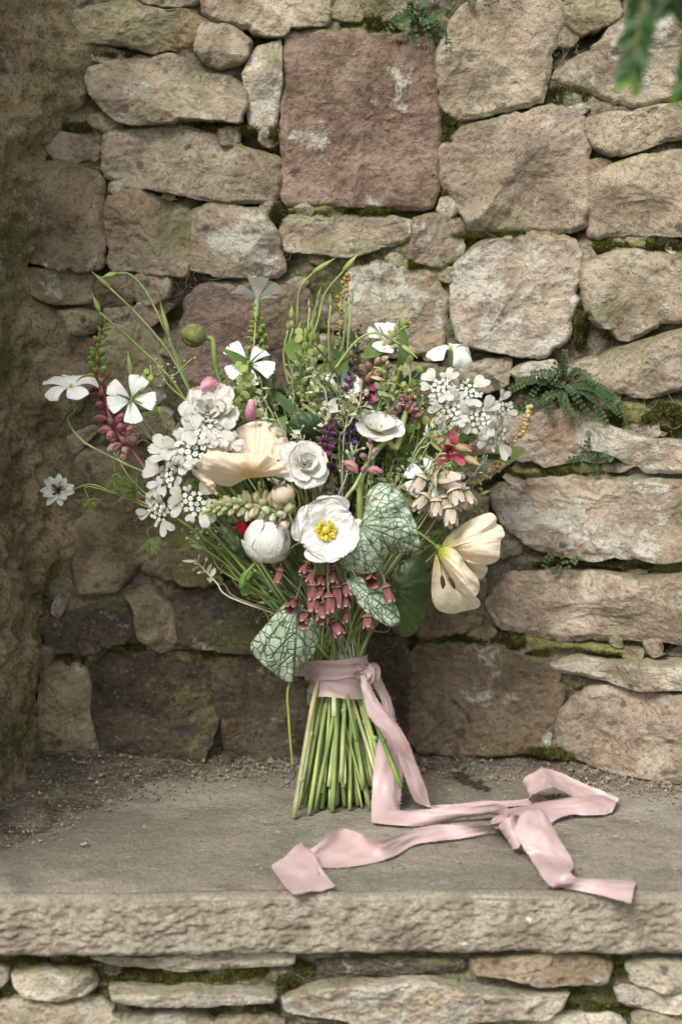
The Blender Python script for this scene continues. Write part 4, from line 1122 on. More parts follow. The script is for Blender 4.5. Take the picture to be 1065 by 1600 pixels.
# ------------------------------------------------------------------ lupins and sage
def floret_mesh(name, mat, fat=1.0):
    """a keeled pea-flower bud, 1 unit long, growing along z"""
    g = Geo(); g.lathe((0, 0, 0), (0, 0, 1), [(0, .06), (.12, .16), (.35, .30 * fat), (.62, .30 * fat), (.85, .17), (1.0, .02)], k=9)
    V, F, UV = g.data()
    V[:, 0] *= 0.72; V[:, 1] += 0.16 * V[:, 2] ** 2
    b = petal(0.75, 0.75, math.radians(8), math.radians(40), 2.4, 0.0, tip=2.5, base=.2, peak=.6, ns=6, nt=7)
    n = len(V)
    V = np.vstack([V, b[0] + np.array([0, .05, .12])]); F = F + [tuple(int(i) + n for i in f) for f in b[1]]; UV = np.vstack([UV, b[2]])
    return mesh_data(name, V, F, mat, UV)
FLORET = floret_mesh('floret', M['floret'])
def spike(pts, Y, n, size, rad, colours, label, name='lupin', stem_r=0.0024, per=5, stem_col=(0.30, 0.34, 0.13), open_base=0.5, via=None, tail=True):
    """pts: pixels from the base of the raceme to its tip; colours: [(fraction, rgb)]"""
    Ys = np.linspace(Y[0], Y[1], len(pts))
    c = [on_y(float(x), float(y), yy) for (x, y), yy in zip(pts, Ys)]
    path = crom(c, 40); tg, a, b = frames(path)
    g = Geo()
    if tail:
        d = path[0] - path[1]; d /= np.linalg.norm(d)
        g.tube(list(path[::-8]) + [path[0]] + stem_path(path[0] + d * .01, -d, .03, via)[0:], [stem_r * .4, stem_r, stem_r, stem_r], n=40, k=7)
    else:
        g.tube(list(path[::-8]) + [path[0]], [stem_r * .4, stem_r], n=20, k=7)
    o = part(name, g, M['stem'], label=label, color=(*stem_col, 1))
    for k in range(n):
        f = (k + .5) / n
        i = min(39, int(f * 39.5)); s = size * (1 - .62 * f ** 1.3) * rng.uniform(.85, 1.12)
        th = k * 2 * math.pi / per + (k // per) * .55 + rng.uniform(-.15, .15)
        out = a[i] * math.cos(th) + b[i] * math.sin(th)
        lean = 0.25 + 0.55 * f + rng.uniform(-.1, .1)
        d = out * (1 - lean * .75) + tg[i] * lean; d /= np.linalg.norm(d)
        side = np.cross(d, tg[i]); side /= np.linalg.norm(side) + 1e-9
        up = np.cross(side, d)
        R = np.stack([side, -up, d], 1) * s
        q = path[i] + out * rad * (1 - .75 * f)
        fo = link('floret', FLORET, o)
        m = Matrix.Identity(4)
        for r_ in range(3):
            for c_ in range(3): m[r_][c_] = R[r_][c_]
            m[r_][3] = (q - BASE)[r_]
        fo.matrix_local = m
        fr = [x for x, _ in colours]
        col = [np.interp(f + rng.uniform(-.05, .05), fr, [cc[j] for _, cc in colours]) for j in range(3)]
        fo.color = (*[x * rng.uniform(.88, 1.1) for x in col], 1)
    return o
PINK, ROSE, LIME, CREAM, DUSK = (0.50, 0.20, 0.21), (0.36, 0.07, 0.11), (0.30, 0.36, 0.09), (0.62, 0.62, 0.40), (0.20, 0.055, 0.12)
spike([(206,704),(180,670),(165,628),(154,582),(152,546),(166,506)], (.005, .03), 66, .0170, .0046, [(0, (0.64, .38, .36)), (.2, (0.58, .26, .28)), (.38, (0.46, .14, .18)), (.5, (0.46, .22, .17)), (.6, LIME), (1, (0.24, .33, .07))], 'rose pink lupin spike with green tip against the side wall', stem_col=(0.28, .10, .10), via=[(250, 740, .01)])
spike([(452,812),(410,792),(365,790),(322,797)], (-.075, -.070), 66, .0185, .0036, [(0, (0.74, .70, .50)), (.5, (0.64, .65, .38)), (1, (0.50, .56, .25))], 'pale cream lupin spike lying across the front of the bouquet', stem_col=(0.34, .38, .15))
spike([(560,628),(580,580),(606,542),(632,506)], (.03, .05), 72, .0180, .0036, [(0, (0.45, .13, .22)), (.25, (0.46, .20, .24)), (.45, CREAM), (1, (0.44, .50, .18))], 'lupin spike pink below and cream green at its tip', stem_col=(0.34, .38, .15))
spike([(632,650),(638,628),(648,596)], (-.01, .01), 84, .0105, .0070, [(0, (0.46, .22, .24)), (.45, (0.44, .21, .22)), (.6, (0.30, .28, .10)), (1, (0.22, .30, .07))], 'dusky pink young lupin head on the thick pale stem', stem_r=.0034, per=7, via=[(600, 690, -.03), (565, 745, -.05), (562, 820, -.05)])
spike([(562,745),(575,720),(580,690)], (-.075, -.07), 9, .0165, .004, [(0, (0.58, .30, .33)), (1, (0.50, .26, .30))], 'few large pink lupin florets above the silver leaf', per=4, stem_r=.002)
spike([(400,556),(402,520),(399,480)], (.06, .07), 44, .0125, .0026, [(0, (0.50, .40, .28)), (.4, LIME), (1, LIME)], 'small green lupin spike under the highest corn cockle')
spike([(610,620),(600,650),(588,680)], (.04, .03), 22, .012, .003, [(0, LIME), (1, (0.4, .4, .2))], 'green flower spike behind the white half-hidden bloom')
spike([(512,742),(528,670),(545,600),(562,512)], (-.03, .03), 90, .0112, .0024, [(0, (0.16, .08, .13)), (.3, (0.16, .08, .16)), (.55, (0.20, .08, .14)), (1, (0.11, .05, .07))], 'dark purple sage spike standing in the middle of the bouquet', name='sage', stem_col=(0.12, .05, .06), stem_r=.0014, per=5)
spike([(500,712),(510,680),(522,650)], (-.05, -.045), 30, .0112, .003, [(0, (0.18, .055, .10)), (1, (0.13, .06, .15))], 'short purple sage tuft beside the white ranunculus', name='sage', stem_col=(0.12, .05, .06), stem_r=.0013)
spike([(545,700),(548,668),(552,640)], (-.03, -.03), 18, .0095, .0026, [(0, (0.12, .08, .20)), (1, (0.14, .09, .24))], 'violet blue sage tip crossing the white bloom', name='sage', stem_col=(0.12, .05, .06), stem_r=.0011)

# ------------------------------------------------------------------ nodding bells
def bell_data(name, mat):
    g = Geo()
    for k in range(6):
        V, F, UV = petal(1.0, .62, math.radians(78), math.radians(-92), 1.6, 0.0, tip=1.5, base=.35, peak=.5, ns=9, nt=5, seed=k)
        V = V * np.array([1, .78, 1]) if k % 2 else V * np.array([1, .70, 1.04])
        V[:, 2] = np.abs(V[:, 2])
        # flare the tips
        V[:, 1] += .16 * np.clip(V[:, 2] - .55, 0, 1)
        g.add(turn(V, k * math.pi / 3), F, UV)
    g.lathe((0, 0, -.06), (0, 0, 1), [(0, .10), (.06, .26), (.14, .40), (.22, .44)], k=12)
    V, F, UV = g.data()
    V = V * np.array([.80, .80, 1.28])
    return mesh_data(name, V, F, mat, UV)
def bell_cluster(hub, Yh, bells, me, label, ped_col, size=0.0165, bend=True):
    h = on_y(float(hub[0]), float(hub[1]), Yh)
    g = stem_geo(h, vdir(0, .3, .5), .0018, .03)
    done = []
    for (x, y, dr, du, dt, s) in bells:
        d = vdir(dr, du, dt); L = size * s
        q = on_y(float(x), float(y), Yh - 0.012 + rng.uniform(-.012, .012)) - d * L * .5
        arch = (h + q) / 2 + np.array([0, -.008, 0.012 + .25 * np.linalg.norm(h - q)])
        g.tube([h, arch, q - d * .012 * (1 if bend else .4), q], [.0007, .0007, .0008], n=14, k=5)
        done.append((q, d, L))
    o = part('bell_cluster', g, M['stem'], label=label, color=(*ped_col, 1))
    for q, d, L in done:
        bo = link('bell', me, o)
        Bm = basis(d, rng.uniform(0, 6)).T * (L * rng.uniform(.8, 1.15)) * np.array([rng.uniform(.72, 1.12)] * 2 + [rng.uniform(.85, 1.15)])[None]
        m = Matrix.Identity(4)
        for r_ in range(3):
            for c_ in range(3): m[r_][c_] = Bm[r_][c_]
            m[r_][3] = (q - BASE)[r_]
        bo.matrix_local = m
    return o
BELL, BELLP = bell_data('bell', M['bell']), bell_data('bell', M['bell_pale'])
bell_cluster((508, 876), -0.085, [(475,890,-.3,-.6,.3,1.1),(456,946,-.2,-.4,.75,1.25),(475,968,-.2,-.6,.6,1.2),(490,942,0,-1,.2,1.4),(503,956,0,-.8,.5,1.3),(515,944,.1,-1,.2,1.3),(526,928,.1,-1,.2,1.4),
    (502,910,0,-.7,.6,1.2),(519,902,.1,-.8,.4,1.2),(539,964,.1,-1,.2,1.0),(526,982,.4,-.8,.3,1.2),(539,938,.1,-.9,.3,.9),(541,920,.3,-.8,.3,.9),(574,974,.05,-1,.25,1.1),(580,908,.1,-.35,.85,1.25),(606,928,.3,-.9,.2,1.3),(435,902,-.2,-.9,.2,1.2),(512,874,.4,-.6,.4,1.1),(500,928,-.1,-.7,.6,1.2),(488,925,-.1,-.9,.2,1.2),(485,905,-.3,-.8,.3,1.1)],
    BELL, 'drooping cluster of maroon bell flowers under the white poppy', (0.24, 0.22, 0.11))
bell_cluster((684, 738), -0.045, [(695,750,.95,-.1,.3,1.5),(654,757,-.4,-.9,.2,1.3),(681,797,0,-1,.2,1.5),(695,790,.15,-1,.2,1.5),(656,786,-.5,-.7,.3,1.4),(713,778,.3,-.8,.3,1.3),(730,776,.4,-.8,.3,1.2),(721,790,.2,-1,.2,1.2),(703,804,.1,-1,.3,1.2),(668,790,-.2,-1,.2,1.2)],
    BELLP, 'cluster of pale greenish pink bells above the cream poppy', (0.22, 0.26, 0.10))
# red columbine
p = on_y(702.0, 706.0, -0.02); ax = vdir(0.2, 0.3, 0.9); B = basis(ax, .3)
o = part('columbine', stem_geo(p, ax, .0012, .03), M['stem'], label='crimson and pink columbine beside the white umbels', color=(0.26, .08, .07, 1))
for k, (ph, L, W) in enumerate([(0.1, .024, .017), (1.3, .022, .016), (2.6, .022, .017), (3.9, .024, .016), (5.1, .026, .017), (0.7, .016, .012), (3.2, .017, .012)]):
    V, F, UV = petal(L * 1.12, W * .8, math.radians(35 + (k % 3) * 14), math.radians(45), 60, .004, tip=1.5, base=.25, peak=.5, ns=9, nt=7, seed=500 + k)
    sub('petal', p + turn(V, ph) @ B, F, UV, M['columbine'], o)
for x, y, dr, du in ((722, 701, .9, -.3), (736, 720, .85, -.5)):
    gb = Geo(); d = vdir(dr, du, .3); q = on_y(float(x), float(y), -.04) - d * .008
    gb.lathe(q, d, [(0, .001), (.003, .0042), (.009, .0044), (.015, .0022), (.019, .0004)], k=10, ribs=5, rib=.12)
    gb.tube([q, q - d * .01, q - d * .018 + np.array([0, 0, -.006]), p], .0007, n=10, k=5)
    part('bud', gb, M['stem'], o, color=(0.33, .25, .13, 1))

# ------------------------------------------------------------------ round flat seed pods
def pod_data():
    g = Geo(); g.lathe((0, 0, -.18), (0, 0, 1), [(0, .02), (.05, .6), (.12, .92), (.18, 1.0), (.24, .92), (.31, .6), (.36, .02)], k=14)
    V, F, UV = g.data(); V[:, 1] *= 1.12
    return mesh_data('pod', V, F, M['pod'], UV)
POD = pod_data()
def pod_sprig(px, Y, axis_px, label, r=7.0):
    line = [on_y(float(x), float(y), Y) for x, y in axis_px]
    g = Geo(); d = line[0] - line[1]; d /= np.linalg.norm(d)
    g.tube(line + stem_path(line[-1], d, .02), .0011, n=34, k=5)
    path = crom(line, 30); done = []
    for x, y in px:
        q = on_y(float(x), float(y), Y + rng.uniform(-.016, .012))
        i = int(np.argmin(np.linalg.norm(path - q, axis=1))); i = min(29, i + 4)
        g.tube([path[i], (path[i] + q) / 2 + np.array([0, 0, -.002]), q], .0005, n=6, k=4)
        done.append(q)
    o = part('pod_sprig', g, M['stem'], label=label, color=(0.26, 0.33, 0.10, 1))
    for q in done:
        po = link('pod', POD, o)
        Bm = basis(vdir(rng.uniform(-.7, .7), rng.uniform(-.5, .5), 1), rng.uniform(0, 6)).T * r * PXM * rng.uniform(.8, 1.15)
        m = Matrix.Identity(4)
        for r_ in range(3):
            for c_ in range(3): m[r_][c_] = Bm[r_][c_]
            m[r_][3] = (q - BASE)[r_]
        po.matrix_local = m
c2 = lambda *p: cv(p, 270, 400, .2347)
c4 = lambda *p: cv(p, 620, 500, .2347)
pod_sprig(c2((840,505),(835,550),(930,540),(885,600),(955,640),(845,650),(935,690),(890,755),(820,815),(985,820),(805,850),(925,890),(895,920),(985,615),(840,710),(870,690),(905,640),(950,870),(1040,745),(860,560)), .04, c2((880,480),(890,700),(900,960)), 'upright sprig of round light green seed pods right of the poppy bud')
pod_sprig(c2((440,725),(470,750),(450,820),(525,890),(450,890),(575,965),(415,1010),(580,1045),(440,970),(405,1075),(520,800),(500,850),(480,930),(390,990),(430,1040),(480,800)), -.005, c2((500,700),(490,860),(480,1100)), 'sprig of round green seed pods between the double bloom and the pink petal')
pod_sprig(c4((150,640),(190,670),(80,720),(160,740),(100,790),(170,820),(230,760),(60,860),(120,860),(200,720),(130,700),(250,800),(40,800),(90,660)), .01, c4((150,620),(140,760),(130,900)), 'sprig of round green seed pods left of the crimson columbine')
pod_sprig(c7((930,60),(900,100),(960,100),(850,140),(920,160),(990,140),(880,190),(1010,90)), .02, c7((930,30),(920,150),(900,260)), 'small sprig of green seed pods under the lacy umbels')
pod_sprig(cv([(610,480),(625,505),(600,500),(640,650),(660,640),(700,700),(730,730),(620,630),(600,660)], 0, 400, .3756), .0, [(235,570),(245,640),(270,700)], 'loose sprig of tiny green pods beside the dotted corn cockle', r=5)
pod_sprig(c7((560,20),(600,60),(540,120),(760,170),(800,200),(780,380),(820,440),(800,480),(760,420),(720,440),(400,280),(430,310)), .0, c7((700,100),(720,300),(690,460)), 'sprig of small green pods above the silver leaf', r=6)
pod_sprig([(625,575),(640,562),(655,578),(630,600),(662,600),(615,592),(648,615)], .03, [(640,555),(640,600),(630,680)], 'sprig of green pods above the dusky lupin head', r=5.5)

# ------------------------------------------------------------------ seed spikes
def lump_data():
    g = Geo(); g.lathe((0, 0, -.9), (0, 0, 1), [(0, .05), (.25, .62), (.7, .95), (1.2, .92), (1.6, .55), (1.8, .05)], k=8, noise=.16, seed=5)
    V, F, UV = g.data(); return mesh_data('seed', V, F, M['seed'], UV)
LUMP = lump_data()
def seed_spike(pts, Y, n, r, spread, cols, label, stem_col):
    c = [on_y(float(x), float(y), Y) for x, y in pts]; path = crom(c, 60)
    d = path[-1] - path[-2]; d /= np.linalg.norm(d)
    g = Geo(); g.tube(c + stem_path(c[-1], -d, .02), [.0007, .0012, .0014], n=40, k=5)
    o = part('seed_spike', g, M['stem'], label=label, color=(*stem_col, 1))
    for k in range(n):
        f = (k + rng.uniform(0, 1)) / n; i = int(f * 46)
        q = path[i] + rng.normal(0, 1, 3) * spread * (0.4 + .6 * f)
        so = link('seed', LUMP, o); s = r * rng.uniform(.6, 1.15)
        so.matrix_local = Matrix.Translation(Vector(q - BASE)) @ Matrix.Rotation(rng.uniform(0, 6), 4, Vector(rng.normal(0, 1, 3)).normalized()) @ Matrix.Scale(s, 4)
        so.color = (*pick(cols), 1)
seed_spike([(828,634),(818,662),(800,694),(780,726),(756,748),(728,764)], .03, 64, .0029, .0028, [(0.48, .36, .16), (0.40, .28, .11), (0.55, .44, .24), (0.36, .30, .12)], 'golden brown seed spike arching out to the right over the wall', (0.36, .20, .12))
seed_spike([(541,428),(536,460),(532,500),(528,545),(520,590),(512,640)], .08, 46, .0028, .0034, [(0.36, .20, .07), (0.30, .26, .08), (0.42, .27, .10), (0.24, .24, .07)], 'brown and green seed spike standing against the pale stone', (0.24, .22, .09))
seed_spike([(300,560),(268,588),(246,570),(262,600),(290,625)], .02, 16, .0016, .005, [(0.42, .44, .18)], 'tiny yellow green seed sprig left of the double bloom', (0.30, .33, .10))
seed_spike([(330,820),(315,830),(300,815),(325,845),(350,860)], -.02, 26, .0022, .009, [(0.36, .38, .16), (0.40, .42, .22)], 'small green seed heads under the cream lupin', (0.24, .30, .10))

# ------------------------------------------------------------------ love-in-a-mist: pale flower and thread-fine leaves
p = on_y(93.0, 767.0, -0.01); ax = vdir(-.15, .1, .95); B = basis(ax, .2)
g = Geo(); g.tube([p - ax * .004, p - ax * .02, on_y(140, 757, .0), on_y(175, 768, .0), on_y(225, 786, .0), on_y(330, 850, .0), BIND + np.array([-.02, .01, .05]), BIND], .0011, n=36, k=5)
o = part('nigella', g, M['stem'], label='greyish white papery flower with dark centre near the side wall', color=(0.20, .26, .10, 1))
for k in range(11):
    V, F, UV = petal(.0195 * rng.uniform(.8, 1.08), .0098, math.radians(58 + rng.uniform(-24, 14)), math.radians(22 + rng.uniform(-10, 30)), 60, .005, tip=1.35, base=.12, peak=.5, ns=9, nt=7, seed=600 + k)
    sub('petal', p + turn(V, 6.283 * k / 11 + rng.uniform(-.15, .15)) @ B, F, UV, M['nigella'], o)
gd = Geo()
for k in range(34):
    th = rng.uniform(0, 6.28); q = rng.uniform(.002, .008)
    gd.tube([p, p + np.array([q * .5 * math.cos(th), q * .5 * math.sin(th), .005]) @ B, p + np.array([q * 1.3 * math.cos(th), q * 1.3 * math.sin(th), .006]) @ B], .0004, n=5, k=4)
part('stamens', gd, M['dark_stamen'], o)
def wisp(px, py, Y, L, n, label, d=(0, -1, .2), via=None, col=(0.20, .28, .07)):
    p = on_y(float(px), float(py), Y); d0 = vdir(*d)
    g = Geo()
    if via: g.tube([p] + [on_y(float(x), float(y), Y) for x, y in via] + [BIND + np.array([-.02, .01, .05]), BIND], [.0006, .0009, .0012], n=30, k=5)
    for k in range(n):
        dd = d0 + rng.normal(0, .55, 3); dd /= np.linalg.norm(dd); l = L * rng.uniform(.5, 1.1)
        m = p + dd * l * .5 + rng.normal(0, .0015, 3); e = p + dd * l + np.array([0, 0, .004]) + rng.normal(0, .003, 3)
        g.tube([p, m, e], [.00045, .00035, .00012], n=7, k=3, caps=False)
        for j in range(2):
            e2 = m + (dd + rng.normal(0, .6, 3)) * l * .38
            g.tube([m, e2], [.0003, .0001], n=3, k=3, caps=False)
    part('feathery_leaf', g, M['stem'], label=label, color=(*col, 1))
wisp(180, 740, .0, .024, 26, 'thread-fine green leaf tuft hanging under the pink lupin', via=[(178, 705), (215, 760), (330, 850)])
wisp(139, 780, .0, .016, 18, 'small thread-fine leaf tuft on the stalk of the papery flower', via=[(139, 760), (225, 790), (340, 850)])
wisp(234, 842, -.02, .020, 26, 'thread-fine leaf tuft lowest on the left of the bouquet', via=[(232, 826), (270, 825), (380, 900)])
wisp(214, 768, -.005, .030, 30, 'thread-fine foliage behind the edge-on umbels', d=(-.6, .1, .4), via=[(260, 800), (360, 870)])
wisp(300, 852, -.02, .026, 22, 'thread-fine foliage beneath the drooping umbel', d=(-.7, .1, .3), via=[(340, 870), (400, 930)])
wisp(262, 700, .0, .028, 24, 'thread-fine foliage behind the dotted corn cockle', d=(-.5, .5, .4), via=[(300, 770), (390, 880)])
wisp(640, 735, -.01, .026, 24, 'thread-fine foliage left of the pale bells', d=(-.1, .6, .5), via=[(620, 800), (560, 950)])

def sprig(px, py, Y, L, col, n=12, buds=True):
    p = on_y(px, py, Y); ax = vdir((px - 527) / 330 + rng.uniform(-.3, .3), .9, rng.uniform(0, .5))
    base = p - ax * L; path = crom([base, base + ax * L * .5 + rng.normal(0, .003, 3), p], 24); tg, a, b = frames(path)
    g = Geo(); g.tube(list(path[::-6]) + stem_path(base, ax, .02), [.0004, .0008, .001, .0012], n=30, k=5)
    for k in range(n):
        i = int(3 + 20 * k / n); th = k * 2.4 + rng.uniform(-.4, .4)
        out = a[i] * math.cos(th) + b[i] * math.sin(th); d = out + tg[i] * rng.uniform(.3, .9); d /= np.linalg.norm(d)
        if buds and rng.uniform() < .45:
            e = path[i] + d * rng.uniform(.005, .011); g.tube([path[i], e], .0003, n=3, k=4, caps=False)
            r = rng.uniform(.0011, .0022); g.lathe(e, d, [(-r * .4, r * .2), (r * .3, r * .9), (r * 1.2, r), (r * 2.1, r * .5), (r * 2.6, .0002)], k=6)
        else:
            V, F, UV = petal(rng.uniform(.007, .017), rng.uniform(.003, .006), math.radians(20), rng.uniform(.2, 1.0), 60, .001, tip=1.5, base=.08, peak=.42, ns=6, nt=4, seed=k)
            g.add(path[i] + V @ basis(d, rng.uniform(0, 6)), F, UV)
    part('sprig', g, M['leaf'], color=(*col, 1))
SPR = [(0.29, .36, .13), (0.37, .43, .19), (0.22, .29, .09), (0.42, .45, .25), (0.27, .31, .15), (0.60, .60, .45)]
for k in range(250):
    px, py = rng.uniform(225, 770), rng.uniform(545, 900)
    q = ((px - 510) / 265) ** 2 + ((py - 720) / 165) ** 2
    if q > 1.05: continue
    sprig(px, py, rng.uniform(-.080, .02) + .055 * q, rng.uniform(.03, .06), pick(SPR), int(rng.integers(8, 15)))
for k in range(26):
    px, py = rng.uniform(300, 470), rng.uniform(820, 960)
    if py < 760 + (px - 250) * .45 or py > 880 + (px - 300) * .6: continue
    sprig(px, py, rng.uniform(-.04, .02), rng.uniform(.025, .045), pick(SPR), 9)
# bare filler stems rising through the bouquet
for k in range(60):
    px = rng.uniform(300, 740); py = rng.uniform(640, 900)
    if ((px - 520) / 240) ** 2 + ((py - 770) / 150) ** 2 > 1: continue
    p = on_y(px, py, rng.uniform(.005, .075)); ax = vdir((px - 527) / 260, 1, rng.uniform(-.1, .3))
    part('stem', stem_geo(p, ax, rng.uniform(.001, .0018), .04), M['stem'], color=(*pick(GREENS), 1))
for pts in ([(275,770),(330,830),(400,910),(470,990)], [(262,800),(330,850),(400,925),(480,1000)], [(310,720),(360,800),(420,900),(490,1000)], [(255,690),(300,745),(380,850),(440,940)]):
    g = Geo(); g.tube([on_y(x, y, -.035) for x, y in pts] + [BIND], [.0014, .0018, .002], n=24); part('stem', g, M['stem'], color=(*pick(GREENS), 1))

# ------------------------------------------------------------------ cut stems below the binding
def cb2(x, y): return (400 + .3005 * x, 1000 + .3005 * y)
ENDS = [(195,922,4.2),(275,905,3.4),(300,892,3.6),(322,870,3.8),(340,780,3.2),(395,892,4.0),(420,850,4.2),(475,845,4.0),(510,842,3.8),(460,815,3.5),(560,802,4.4),(610,806,4.4),(695,797,4.2),(755,768,3.6),(585,805,3.2),(650,792,3.6),(595,402,4.6),(332,742,3.0),(378,762,3.6),(440,740,3.6),(530,800,3.4),(415,680,3.0),(405,400,4.2),(520,530,3.2)]
for k in range(150):
    ENDS.append((rng.uniform(220, 700), rng.uniform(730, 880), rng.uniform(1.8, 4.2)))
STEMC = [(0.29, 0.36, 0.12), (0.38, 0.44, 0.19), (0.20, 0.26, 0.08), (0.46, 0.50, 0.28), (0.25, 0.32, 0.10), (0.33, 0.40, 0.15), (0.34, 0.32, 0.16)]
for k, (x, y, r) in enumerate(ENDS):
    px, py = cb2(x, y); r = r * 0.00064
    on_ground = py > 1240
    Yb = -0.045 + 0.03 * ((k * 7) % 10) / 10 if k < 24 else rng.uniform(-.035, .035)
    e = on_z(px, py, r * .6) if on_ground else on_y(px, py, Yb)
    f = np.clip((px - 535) / 80, -1, 1)
    top = BIND + np.array([0.030 * f * -0.35 + rng.uniform(-.012, .012) + 0.02 * f, -0.012 + rng.uniform(-.004, .016) if k < 24 else rng.uniform(-.010, .020), rng.uniform(.03, .05)])
    if f > .3 and k < 24: top[1] = BIND[1] + .004
    mid = top + (e - top) * .45 + np.array([-.004 * f, 0.006, 0])
    g = Geo(); g.tube([top, top + (mid - top) * .45 + np.array([-.002 * f + rng.normal(0, .001), .001, 0]), mid + np.array([rng.normal(0, .0018), 0, 0]), e], [r * .85, r * .9, r, r * .97, r * 1.05, r, r * 1.12], n=20, k=9)
    if rng.uniform() < .5:                                # a leaf scar
        q = mid + (e - mid) * rng.uniform(.1, .7); dd = (e - mid) / np.linalg.norm(e - mid)
        g.lathe(q - dd * .003, dd, [(0, r * .9), (.0015, r * 1.35), (.003, r * 1.3), (.005, r * .9)], k=9, noise=.15, seed=k)
    part('cut_stem', g, M['stem'], color=(*(pick(STEMC) if k not in (13, 15) else ((0.20, .30, .06), (0.34, .20, .14))[k == 15]), 1), label=None)
# a thin loose stem hanging to the left, ending in a dry thread
g = Geo(); g.tube([on_y(470,1030,-.03), on_y(450,1075,-.035), on_y(451,1120,-.035), on_y(454,1165,-.03), on_y(458,1198,-.025)], [.0012, .0015, .0012], n=20)
part('loose_stem', g, M['stem'], color=(0.30, .36, .10, 1), label='thin loose green stem hanging beside the silver leaf')
g = Geo(); g.tube([on_y(458,1197,-.025), on_y(461,1212,-.02), on_z(452,1222,.001), on_z(436,1234,.001)], [.0006, .0004, .0003], n=16, k=4)
part('dry_thread', g, M['dark_stamen'])

# ================================================================== ribbon
def satin_material():
    t = NT('blush_satin')
    uvn = t.n('ShaderNodeUVMap').outputs[0]; v = t.coord()
    col = t.mix(t.ramp(t.noise(v, 18, 3), 0.35, 0.65), (0.43, 0.302, 0.290), (0.54, 0.398, 0.384))
    h = t.math('ADD', t.noise(t.mapping(uvn, (3, 60, 1)), 1.0, 3), t.math('MULTIPLY', t.noise(v, 900, 2), 0.25))
    nor = t.bump(h, 0.35, 0.0013)
    b = t.n('ShaderNodeBsdfPrincipled')
    t.l(col, b.inputs['Base Color']); b.inputs['Roughness'].default_value = 0.32
    b.inputs['Specular IOR Level'].default_value = 0.6
    b.inputs['Anisotropic'].default_value = 0.5
    b.inputs['Sheen Weight'].default_value = 0.08; b.inputs['Sheen Roughness'].default_value = 0.4
    t.l(nor, b.inputs['Normal'])
    tr = t.n('ShaderNodeBsdfTranslucent'); t.l(col, tr.inputs['Color'])
    mx = t.n('ShaderNodeMixShader'); mx.inputs[0].default_value = 0.08
    t.l(b.outputs[0], mx.inputs[1]); t.l(tr.outputs[0], mx.inputs[2])
    return t.done(mx.outputs[0])
M['satin'] = satin_material()
M['fray'] = flat_material('silk_thread', (0.68, 0.53, 0.49), 0.7, 0.3)
ribbon = link('ribbon', None, label='blush pink satin ribbon tied round the stems, its tails trailing over the ledge', cat='ribbon')
def fray(ea, eb, geo, step=0.0006, L=0.0024, both=True):
    """loose threads along both cut edges"""
    for e, o in ((ea, eb), (eb, ea)):
        seg = np.linalg.norm(np.diff(e, axis=0), axis=1); s = np.concatenate([[0], np.cumsum(seg)])
        n = int(s[-1] / step); t = np.sort(rng.uniform(0, s[-1], n))
        P = np.stack([np.interp(t, s, e[:, k]) for k in range(3)], 1); Q = np.stack([np.interp(t, s, o[:, k]) for k in range(3)], 1)
        d = P - Q; d /= np.linalg.norm(d, axis=1, keepdims=True) + 1e-9
        tan = np.gradient(P, axis=0); tan /= np.linalg.norm(tan, axis=1, keepdims=True) + 1e-9
        l = L * rng.uniform(.3, 1.25, n)[:, None]
        E = P + (d + rng.normal(0, .45, (n, 3))) * l
        E[:, 2] = np.maximum(E[:, 2], 0.0008)
        w = tan * 0.00012
        V = np.stack([P - w, P + w, E], 1).reshape(-1, 3)
        geo.add(V, np.arange(len(V)).reshape(-1, 3)[:, [0, 1, 2, 2]])
def strip(ea, eb, bow=0.0, wr=0.0, nv=9, seed=0):
    n = len(ea); t = np.linspace(0, 1, nv)
    V = ea[:, None] * (1 - t)[None, :, None] + eb[:, None] * t[None, :, None]
    tan = np.gradient((ea + eb) / 2, axis=0); nor = np.cross(tan, eb - ea); nor /= np.linalg.norm(nor, axis=1, keepdims=True) + 1e-9
    s = np.linspace(0, 1, n)
    d = bow * (4 * t * (1 - t))[None] + wr * fbm(np.stack(np.meshgrid(s * n / 14, t * 1.6, [seed * 1.7], indexing='ij'), -1)[:, :, 0], 1.0, 3, seed)
    d = d + .35 * wr * fbm(np.stack(np.meshgrid(s * n / 9, t * 5.0, [seed * 2.9], indexing='ij'), -1)[:, :, 0], 1.0, 2, seed + 50)
    V = V + nor[:, None] * d[:, :, None]
    V[..., 2] = np.maximum(V[..., 2], 0.0012)
    uv = np.stack(np.meshgrid(s * n / 10, t, indexing='ij'), -1).reshape(-1, 2)
    return V.reshape(-1, 3), grid_faces(n, nv), uv
def rp(p):
    return on_y(float(p[1]), float(p[2]), p[3]) if p[0] == 'y' else on_z(float(p[0]), float(p[1]), p[2] + 0.0015)
def tail(pairs, label, seed, bow=0.0030, wr=0.0048, per=9):
    a = crom([rp(x) for x, _ in pairs], per * len(pairs)); b = crom([rp(x) for _, x in pairs], per * len(pairs))
    a[:, 2] = np.maximum(a[:, 2], .0015); b[:, 2] = np.maximum(b[:, 2], .0015)
    nv_ = 13
    V, F, UV = strip(a, b, bow, wr, nv_, seed)
    o = link('tail', mesh_data('tail', V, F, M['satin'], UV), ribbon, label=label)
    m = o.modifiers.new('subdivision', 'SUBSURF'); m.levels = m.render_levels = 1
    g = Geo(); fray(V.reshape(len(a), nv_, 3)[:, 0], V.reshape(len(a), nv_, 3)[:, -1], g)
    Vg, Fg, _ = g.data()
    fo = link('frayed_edge', mesh_data('frayed_edge', Vg, Fg, M['fray'], smooth=False), o); fo['kind'] = 'stuff'
Yk = 'y'
